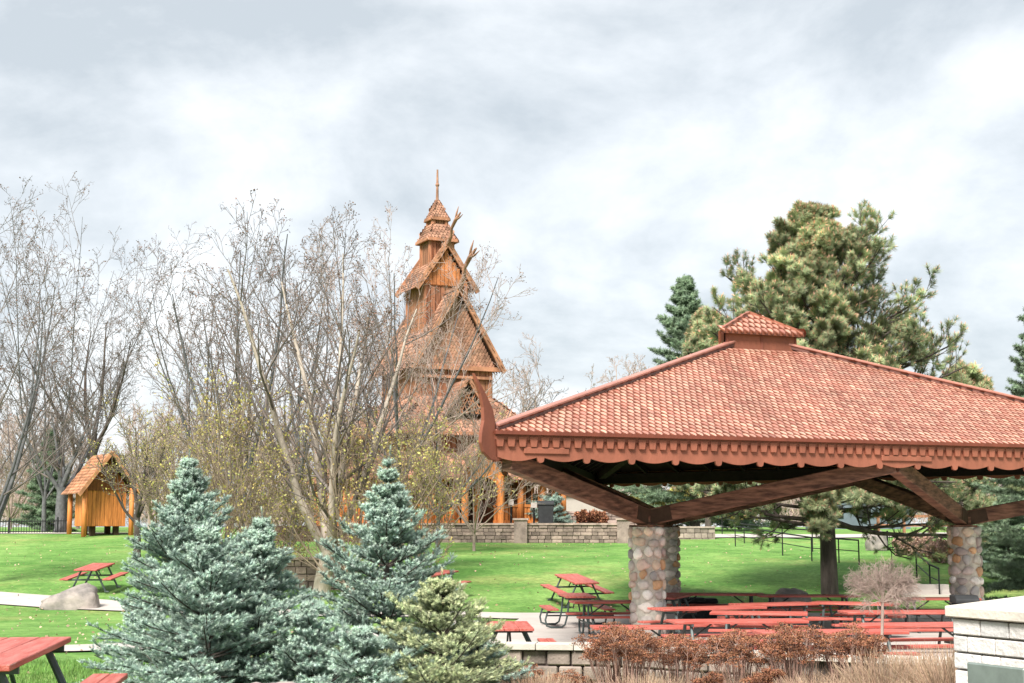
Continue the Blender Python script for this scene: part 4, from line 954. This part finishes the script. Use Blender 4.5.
p = gp(992, 51); spruce('spruce_tree', p, 2.3, .9, 34, 'small blue spruce on the slope right of the right pillar', matn='needle', nb=80, shoot=.14, sub=3, needles=16)
p = gp(1008, 47); spruce('spruce_tree', p, 3.1, 1.3, 36, 'bushy dark spruce between the right pillar and the picture edge', matn='darkn', nb=110, shoot=.16, sub=3, needles=18)
p = gp(48, 82); spruce('spruce_tree', p, at(52, 432, 82).z - p.z, 1.9, 35, 'dark spruce left of the storehouse behind the fence', matn='darkn', nb=130, shoot=.25, sub=3, needles=18)
p = gp(545, 72); p.z = tz; spruce('juniper_shrub', p, 1.2, 1.5, 41, 'spreading blue green juniper behind the terrace bin', matn='needle', nb=70, shoot=.16, sub=3, cat='shrub', power=.35, needles=16)
# ------------------------------------------------------------ bare trees
BT = 'bare trees'
def bt(px, Y, top, seed, label, **k):
    p = gp(px, Y); h = at(px, top, Y).z - p.z
    return bare_tree(k.pop('name', 'bare_tree'), p, h, seed, label, **k)
bt(-14, 48, 205, 51, 'tall grey bare tree at the far left leaning in from beyond the picture edge', stems=7, trunk=.10, spread=(12, 42), lean=(.06, 0), c=(7, 5, 4), bud='budr', budsize=.06, last=2, r0=.15, twigr=.009)
bt(61, 76, 385, 52, 'thick grey trunked bare tree beside the storehouse', stems=5, trunk=.3, spread=(20, 45), r0=.33, c=(7, 6, 4), twigr=.012, last=2)
bt(89, 82, 290, 53, 'brown twiggy bare tree above the storehouse roof', stems=5, trunk=.35, spread=(15, 45), c=(8, 6, 5), barkm='bark', twigr=.011, last=3)
bt(242, 52, 205, 54, 'bare tree with fanning crown above the tallest left spruce', stems=7, trunk=.22, spread=(14, 46), c=(7, 5, 4), bud='budr', budsize=.06, last=2, r0=.20, twigr=.009)
bt(322, 45.0, 186, 55, 'bare tree with thick pale trunk right of the block wall', stems=6, trunk=.13, spread=(8, 36), c=(8, 6, 4), barkm='barkpale', bud='budr', budsize=.06, last=2, r0=.29, twigr=.009, lean=(.05, 0))
bt(398, 58, 196, 56, 'bare tree standing in front of the left side of the church', stems=6, trunk=.25, spread=(12, 42), c=(8, 6, 4), twigm='twigpink', bud='budr', budsize=.06, last=2, r0=.17, twigr=.009)
bt(438, 60, 300, 66, 'low pinkish bare tree in front of the church porch gable', stems=6, trunk=.15, spread=(15, 55), c=(8, 6, 4), twigm='twigpink', last=2, r0=.10, twigr=.011)
bt(474, 62, 372, 69, 'low pale twiggy bare tree veiling the church porch', stems=8, trunk=.12, spread=(15, 60), c=(7, 6, 4), twigm='twigpink', barkm='twigpink', last=2, r0=.07, twigr=.010)
bt(543, 105, 360, 57, 'bare tree right of the church against the sky', stems=6, trunk=.2, spread=(14, 45), c=(8, 6, 4), last=2, twigr=.015, barkm='twigpink')
bt(624, 130, 350, 58, 'pale far bare tree peeking over the pavilion roof slope', stems=5, trunk=.3, spread=(8, 25), c=(7, 6, 5), last=3, twigr=.018, barkm='twigpink', twigm='twigpink')
bt(203, 60, 245, 67, 'slim bare tree between the storehouse and the fanning crown', stems=4, trunk=.25, spread=(14, 40), c=(7, 5, 4), last=2, twigr=.010, bud='budr', budsize=.06, r0=.14)
bt(290, 62, 225, 68, 'slim bare tree just left of the pale trunk', stems=4, trunk=.25, spread=(10, 35), c=(7, 5, 4), last=2, twigr=.010, bud='budr', budsize=.06, r0=.14)
# budding shrubs
yb = dict(name='budding_shrub', cat='shrub', multi=True, barkm='twigtan', twigm='twigtan', bud='bud')
bt(228, 44, 365, 60, 'yellow budding shrub behind the tallest left spruce', stems=12, spread=(8, 45), c=(6, 5, 4), budsize=.085, budn=1, last=0, r0=.07, twigr=.010, **yb)
bt(262, 47.5, 392, 61, 'yellow budding shrub left of the pale trunk', stems=12, spread=(8, 52), c=(6, 5, 4), budsize=.085, budn=1, last=0, r0=.07, twigr=.010, **yb)
bt(354, 44.2, 400, 62, 'dense olive budding shrub right of the pale trunk', stems=12, spread=(8, 58), c=(7, 5, 4), budsize=.085, budn=1, last=0, r0=.07, twigr=.010, **yb)
bt(420, 52, 405, 63, 'golden budding shrub in front of the church wall', stems=12, spread=(8, 50), c=(7, 5, 4), budsize=.085, budn=1, last=0, r0=.06, twigr=.011, **yb)
bt(138, 58, 410, 64, 'small gnarled yellow budding tree right of the storehouse', name='budding_tree', cat='tree', stems=6, trunk=.3, spread=(20, 50), c=(7, 6, 4), bud='bud', budsize=.07, budn=1, last=0, r0=.16, twigr=.012, barkm='bark')
bt(168, 55, 385, 65, 'yellowish budding shrub left of the tallest spruce tip', stems=9, spread=(8, 40), c=(6, 5, 4), budsize=.07, budn=1, last=0, r0=.07, twigr=.012, **yb)
# far brown thickets, copied
ft = []
for i, (px, Y, top, s) in enumerate([(10, 92, 405, 71), (35, 100, 385, 72), (150, 96, 395, 73)]):
    ft.append(bt(px, Y, top, s, ['brown bare thicket tree at the left edge behind the fence', 'taller brown bare tree behind the dark left spruce', 'brown bare tree behind the gnarled yellow tree'][i], stems=8, trunk=.1, spread=(12, 55), c=(7, 6, 4), twigm='twigpink', barkm='twigpink', last=2, twigr=.017, group='brown bare trees far behind the lawn'))
for i, (px, Y, sc, k, lb) in enumerate([(-25, 95, .8, 1, 'far bare tree cut by the left edge'), (78, 105, .8, 2, 'far bare tree right behind the storehouse'), (115, 110, .9, 0, 'far bare tree above the right corner of the storehouse'), (190, 100, 1.0, 1, 'far bare tree behind the left shrubs'), (232, 108, 1.05, 2, 'far bare tree behind the fanning crown'), (275, 98, .95, 0, 'far bare tree behind the slim left tree'), (318, 106, 1.1, 1, 'far bare tree straight behind the pale trunk'), (362, 100, 1.0, 2, 'far bare tree by the left flank of the church'), (598, 112, .6, 0, 'low far bare tree under the left eave of the pavilion'), (640, 115, .6, 2, 'low far bare tree behind the front pillar beams'), (730, 118, .62, 1, 'low far bare tree seen left of the pine under the roof'), (775, 112, .6, 0, 'low far bare tree just left of the pine trunk'), (885, 120, .62, 2, 'low far bare tree right of the pine trunk'), (985, 110, .7, 1, 'low far bare tree behind the right pillar')]):
    c = copy_tree(ft[k]); c.location = gp(px, Y); c.rotation_euler = (0, 0, i * 1.3); c.scale = (sc, sc, sc); c['label'] = lb
# green-yellow willow mass behind pavilion
for i, (px, Y, s) in enumerate([(655, 88, 81), (690, 92, 82), (740, 95, 83)]):
    bt(px, Y, (484, 482, 488)[i], s, ('olive leafing bush behind the front pillar beams', 'olive leafing bush right of the rear pillar', 'olive leafing bush left of the pine trunk')[i], name='leafing_bush', cat='shrub', multi=True, stems=12, spread=(5, 60), c=(8, 7, 4), bud='bud', budsize=.16, budn=3, last=0, r0=.07, twigr=.02)
# weeping round tree in the planting bed
def globe_tree():
    rng = np.random.default_rng(90); p = gp(876, 21); o = empty('globe_tree', p, 0, 'small bare tree with rounded pinkish crown in front of the red tables', 'tree')
    ztop = at(880, 553, 21).z - p.z; zc = at(880, 594, 21).z - p.z; rr = 40 / F * 21
    tp, tr = grow(np.array([[-.03, 0, -.1]]), np.array([[0.02, 0, 1.]]), np.array([zc - .02]), np.array([.028]), 6, rng, .012, .03, .75); v, f = tubes(tp, tr, 8); np_mesh('trunk', v, f, M['twigpink'], o, smooth=True)
    n = 34; az = rng.uniform(0, 6.28, n); el = np.radians(rng.uniform(8, 85, n)); D = np.stack([np.cos(el) * np.cos(az), np.cos(el) * np.sin(az), np.sin(el)], 1)
    L = np.full(n, rr * .95); P = np.repeat(tp[:, -1], n, 0)
    p1, q1 = grow(P, D, L, np.full(n, .009), 5, rng, .12, -.02, .4); k2 = kids(p1, q1, L, 11, rng, .2, 1, (25, 65), .55, .6); p2, q2 = grow(*k2[:3], np.full(len(k2[2]), .0034), 4, rng, .15, -.05, .5)
    k3 = kids(p2, q2, k2[2], 10, rng, .2, 1, (25, 70), .6, .7); p3, q3 = grow(*k3[:3], np.full(len(k3[2]), .0021), 2, rng, .2, -.12, .6)
    for a in (p2, p3):   # keep the crown rounded
        d = a - np.array([tp[0, -1, 0], tp[0, -1, 1], zc]); r_ = np.linalg.norm(d * np.array([1, 1, rr / max(.1, ztop - zc)]), axis=-1, keepdims=True); a[:] = np.array([tp[0, -1, 0], tp[0, -1, 1], zc]) + d * np.minimum(1, rr * 1.02 / (r_ + 1e-6)) ** .8
    v, f = merge([tubes(p1, q1, 5), tubes(p2, q2, 3), tubes(p3, q3, 3)]); np_mesh('crown', v, f, M['twigpink'], o)
globe_tree()
# ------------------------------------------------------------ sedum, dry grass, small shrubs
def sedum(px, Y, w, h, seed, label, n=90):
    rng = np.random.default_rng(seed); p = gp(px, Y); o = empty('sedum_plant', p, 0, label, 'plant', 'rusty dried flower clumps along the bottom')
    a = rng.uniform(0, 6.28, n); r = np.sqrt(rng.uniform(0, 1, n)); P = np.stack([r * np.cos(a) * w * .24, r * np.sin(a) * w * .24, np.full(n, -.02)], 1)
    D = np.stack([r * np.cos(a) * .26, r * np.sin(a) * .26, np.ones(n)], 1) + rng.normal(size=(n, 3)) * .05; D /= np.linalg.norm(D, axis=1, keepdims=True)
    L = h * rng.uniform(.72, 1.08, n) * (1 - .18 * r ** 2); ps, rs = grow(P, D, L, np.full(n, .0045), 4, rng, .04, .02, .7)
    k = kids(ps, rs, L, 5, rng, .78, .96, (30, 52), .24, .7); pk, qk = grow(*k[:3], np.full(len(k[2]), .003), 2, rng, .05, .1, .7)
    v, f = merge([tubes(ps, rs, 4), tubes(pk, qk, 3)]); np_mesh('stems', v, f, M['stem'], o)
    heads = np.concatenate([ps[:, -1], pk[:, -1]]); m_ = 30; H_ = np.repeat(heads, m_, 0); rad = .044
    aa = rng.uniform(0, 6.28, len(H_)); rr = np.sqrt(rng.uniform(0, 1, len(H_))) * rad * 1.1; H_ = H_ + np.stack([rr * np.cos(aa), rr * np.sin(aa), rng.normal(size=len(H_)) * .006 - rr * rr * 4], 1)
    D2 = rng.normal(size=H_.shape); D2[:, 2] *= .25
    v, f, cc = scatter(LEAF_V, LEAF_F, LEAF_C, H_, D2, np.full(len(H_), .016) * rng.uniform(.7, 1.3, len(H_)), rng, tints(len(H_), rng, .4, .12)); np_mesh('flower_heads', v, f, M['sedum'], o, cc)
    n = 260; a = rng.uniform(0, 6.28, n); r = np.sqrt(rng.uniform(0, 1, n)); P = np.stack([r * np.cos(a) * w * .42, r * np.sin(a) * w * .42, np.full(n, -.02)], 1); D = rng.normal(size=(n, 3)) * .35; D[:, 2] = 1
    D /= np.linalg.norm(D, axis=1, keepdims=True); pb, qb = grow(P, D, h * rng.uniform(.25, .6, n), np.full(n, .004), 3, rng, .12, -.02, .4); v, f = tubes(pb, qb, 3); np_mesh('dry_leaves', v, f, M['straw'], o)
    return o
for i, (px, Y, w, h, n, lb) in enumerate([
    (520, 16.2, .55, .46, 45, 'sparse rusty flower clump at the left end of the block wall'), (567, 16.6, .5, .44, 50, 'short rusty flower clump between two gaps in the wall'),
    (622, 15.0, 1.0, .72, 110, 'widest rusty dried flower clump below the front pillar'), (677, 15.4, .6, .70, 60, 'rusty dried flower clump second from the widest one'),
    (735, 15.2, .65, .72, 70, 'rusty flower clump in the middle of the planting bed'), (790, 15.0, .7, .76, 85, 'tall rusty flower clump right of the middle'),
    (846, 14.8, .65, .70, 75, 'rusty flower clump next to the pale dry grass'),
    (762, 13.8, .4, .34, 25, 'low rusty clump at the bottom edge in the middle'), (706, 13.7, .35, .30, 20, 'low rusty clump at the bottom edge under the pillar')]): sedum(px, Y, w, h, 100 + i, lb, n)
def grassclump(px, Y, w, h, seed, label, n=700, m='straw'):
    rng = np.random.default_rng(seed); p = gp(px, Y); a = rng.uniform(0, 6.28, n); r = np.sqrt(rng.uniform(0, 1, n))
    P = np.stack([r * np.cos(a) * w * .32, r * np.sin(a) * w * .32, np.full(n, -.03)], 1); D = np.stack([r * np.cos(a) * .5, r * np.sin(a) * .5, np.ones(n)], 1) + rng.normal(size=(n, 3)) * .16; D /= np.linalg.norm(D, axis=1, keepdims=True)
    ps, rs = grow(P, D, h * rng.uniform(.5, 1.1, n), np.full(n, .0042), 5, rng, .10, -.03, .3); v, f = tubes(ps, rs, 3)
    cc = np.repeat(tints(n, rng, .3, .06), 18, 0); o = np_mesh('dry_grass_clump', v, f, M[m], None, cc); o.location = p; return tag(o, label, 'grass clump', 'dry grass clumps in the planting bed')
for i, (px, Y, w, h, lb) in enumerate([(882, 14.2, .9, .5, 'pale dry grass clump below the round crowned tree'), (915, 14.8, .9, .56, 'tall pale dry grass clump left of the white pier'), (948, 13.6, .7, .6, 'dry grass clump touching the white pier'), (900, 12.6, .8, .36, 'low dry grass clump at the bottom edge by the pier'), (860, 16.5, .6, .48, 'dry grass clump behind the last rusty flowers'),
    (650, 13.4, .8, .34, 'low dry grass below the widest rusty clump'), (540, 14.2, .8, .3, 'low dry grass at the foot of the block wall, left'), (815, 13.2, .8, .36, 'low dry grass below the tall rusty clump'), (765, 17, .5, .5, 'thin dry grass between rusty clumps before the tables')]): grassclump(px, Y, w, h, 200 + i, lb)
for i, (px, Y, h, s, lb) in enumerate([(584, 70.6, .75, 111, 'orange dry shrub on the terrace right of the bin'), (600, 70.9, .7, 112, 'orange dry shrub near the right end of the terrace')]):
    o = bare_tree('dry_shrub', Vector((gp(px, Y).x, Y, tz)), h, s, lb, 'shrub', multi=True, stems=14, spread=(10, 70), c=(6, 5, 3), bud='sedum', budsize=.12, budn=2, last=0, r0=.03, twigr=.012, twigm='stem', barkm='stem')
for i, (px, Y, h, s, lb) in enumerate([(925, 57, 1.0, 121, 'pinkish bare shrub between the two black railings'), (940, 54, .9, 122, 'pinkish bare shrub against the right pillar'), (905, 58, .8, 123, 'small pinkish shrub behind the round crowned tree')]):
    bare_tree('bare_shrub', gp(px, Y), h, s, lb, 'shrub', multi=True, stems=14, spread=(10, 70), c=(6, 6, 4), last=0, r0=.03, twigr=.012, twigm='twigpink', barkm='twigpink', bud='stem', budsize=.07)
# ------------------------------------------------------------ grass blades on the nearer lawn
def blades(n, x0, x1, y0, y1, seed, bh=.06):
    rng = np.random.default_rng(seed); X = rng.uniform(x0, x1, n); Y = y0 + (y1 - y0) * rng.uniform(0, 1, n) ** 1.3
    ok = ~((Y > 21.5) & (Y < 26)) & (np.abs(X / Y) < .42) & ((X < -1.3) | (Y < 12)); X, Y = X[ok], Y[ok]; Z = np.array([hz(a, b) for a, b in zip(X, Y)])
    TV = np.array([[-.09, 0, 0], [.09, 0, 0], [0, .12, 1.]]); TF = np.array([[0, 1, 2]]); P = np.stack([X, Y, Z], 1); D = rng.normal(size=P.shape) * .3; D[:, 2] = 1
    v, f, c = scatter(TV, TF, np.ones((3, 3)), P, D, bh * rng.uniform(.5, 1.3, len(P)), rng, tints(len(P), rng, .35, .1)); o = np_mesh('grass', v, f, M['blades'], None, c); return tag(o, 'short green grass blades on the near lawn', 'grass', kind='stuff')
blades(90000, -9, 0, 9, 21, 300)

def woods(name, x0, x1, y0, n, seed, col, label):
    rng = np.random.default_rng(seed); K = 90; cx = rng.uniform(x0, x1, K); cy = y0 + rng.uniform(0, 40, K); hh = rng.uniform(3.0, 6.5, K)
    i = rng.integers(0, K, n); d = rng.normal(size=(n, 3)); d /= np.linalg.norm(d, axis=1, keepdims=True); d *= rng.uniform(.3, 1, (n, 1)) ** .5
    P = np.stack([cx[i] + d[:, 0] * hh[i] * .8, cy[i] + d[:, 1] * 3, 2.3 + hh[i] * .5 + d[:, 2] * hh[i] * .52], 1); ok = P[:, 2] > 2.2; P = P[ok]
    D = rng.normal(size=P.shape); D[:, 2] = abs(D[:, 2]) * 2
    S = np.stack([np.full(len(P), .16), np.full(len(P), .16), np.full(len(P), 1.1)], 1) * rng.uniform(.5, 1.2, (len(P), 1))
    v, f, c = scatter(LEAF_V, LEAF_F, LEAF_C, P, D, S, rng, tints(len(P), rng, .3, .1)); o = np_mesh(name, v, f, M[col], None, c); tag(o, label, 'woods', kind='stuff')
woods('far_woods', -75, 70, 150, 60000, 77, 'twigpink', 'far band of brown leafless woods along the horizon')

bt(44, 79, 182, 59, 'slender grey bare tree rising behind the fence at the left', stems=6, trunk=.12, spread=(8, 30), c=(7, 5, 4), bud='budr', budsize=.08, last=2, r0=.14, twigr=.011)

def leaves(n, seed):
    rng = np.random.default_rng(seed); Y = 9 + 60 * rng.uniform(0, 1, n) ** .8; X = rng.uniform(-.38, .38, n) * Y; ok = ~((X > -1.5) & (Y < 41)); X, Y = X[ok], Y[ok]
    Z = np.array([hz(a, b) + .03 for a, b in zip(X, Y)]); D = rng.normal(size=(len(X), 3)); D[:, 2] *= .3
    v, f, c = scatter(LEAF_V, LEAF_F, LEAF_C, np.stack([X, Y, Z], 1), D, rng.uniform(.04, .10, len(X)), rng, tints(len(X), rng, .4, .1)); tag(np_mesh('fallen_leaves', v, f, M['straw'], None, c), 'scattered dry leaves on the lawn', 'leaves', kind='stuff')
leaves(2200, 5)
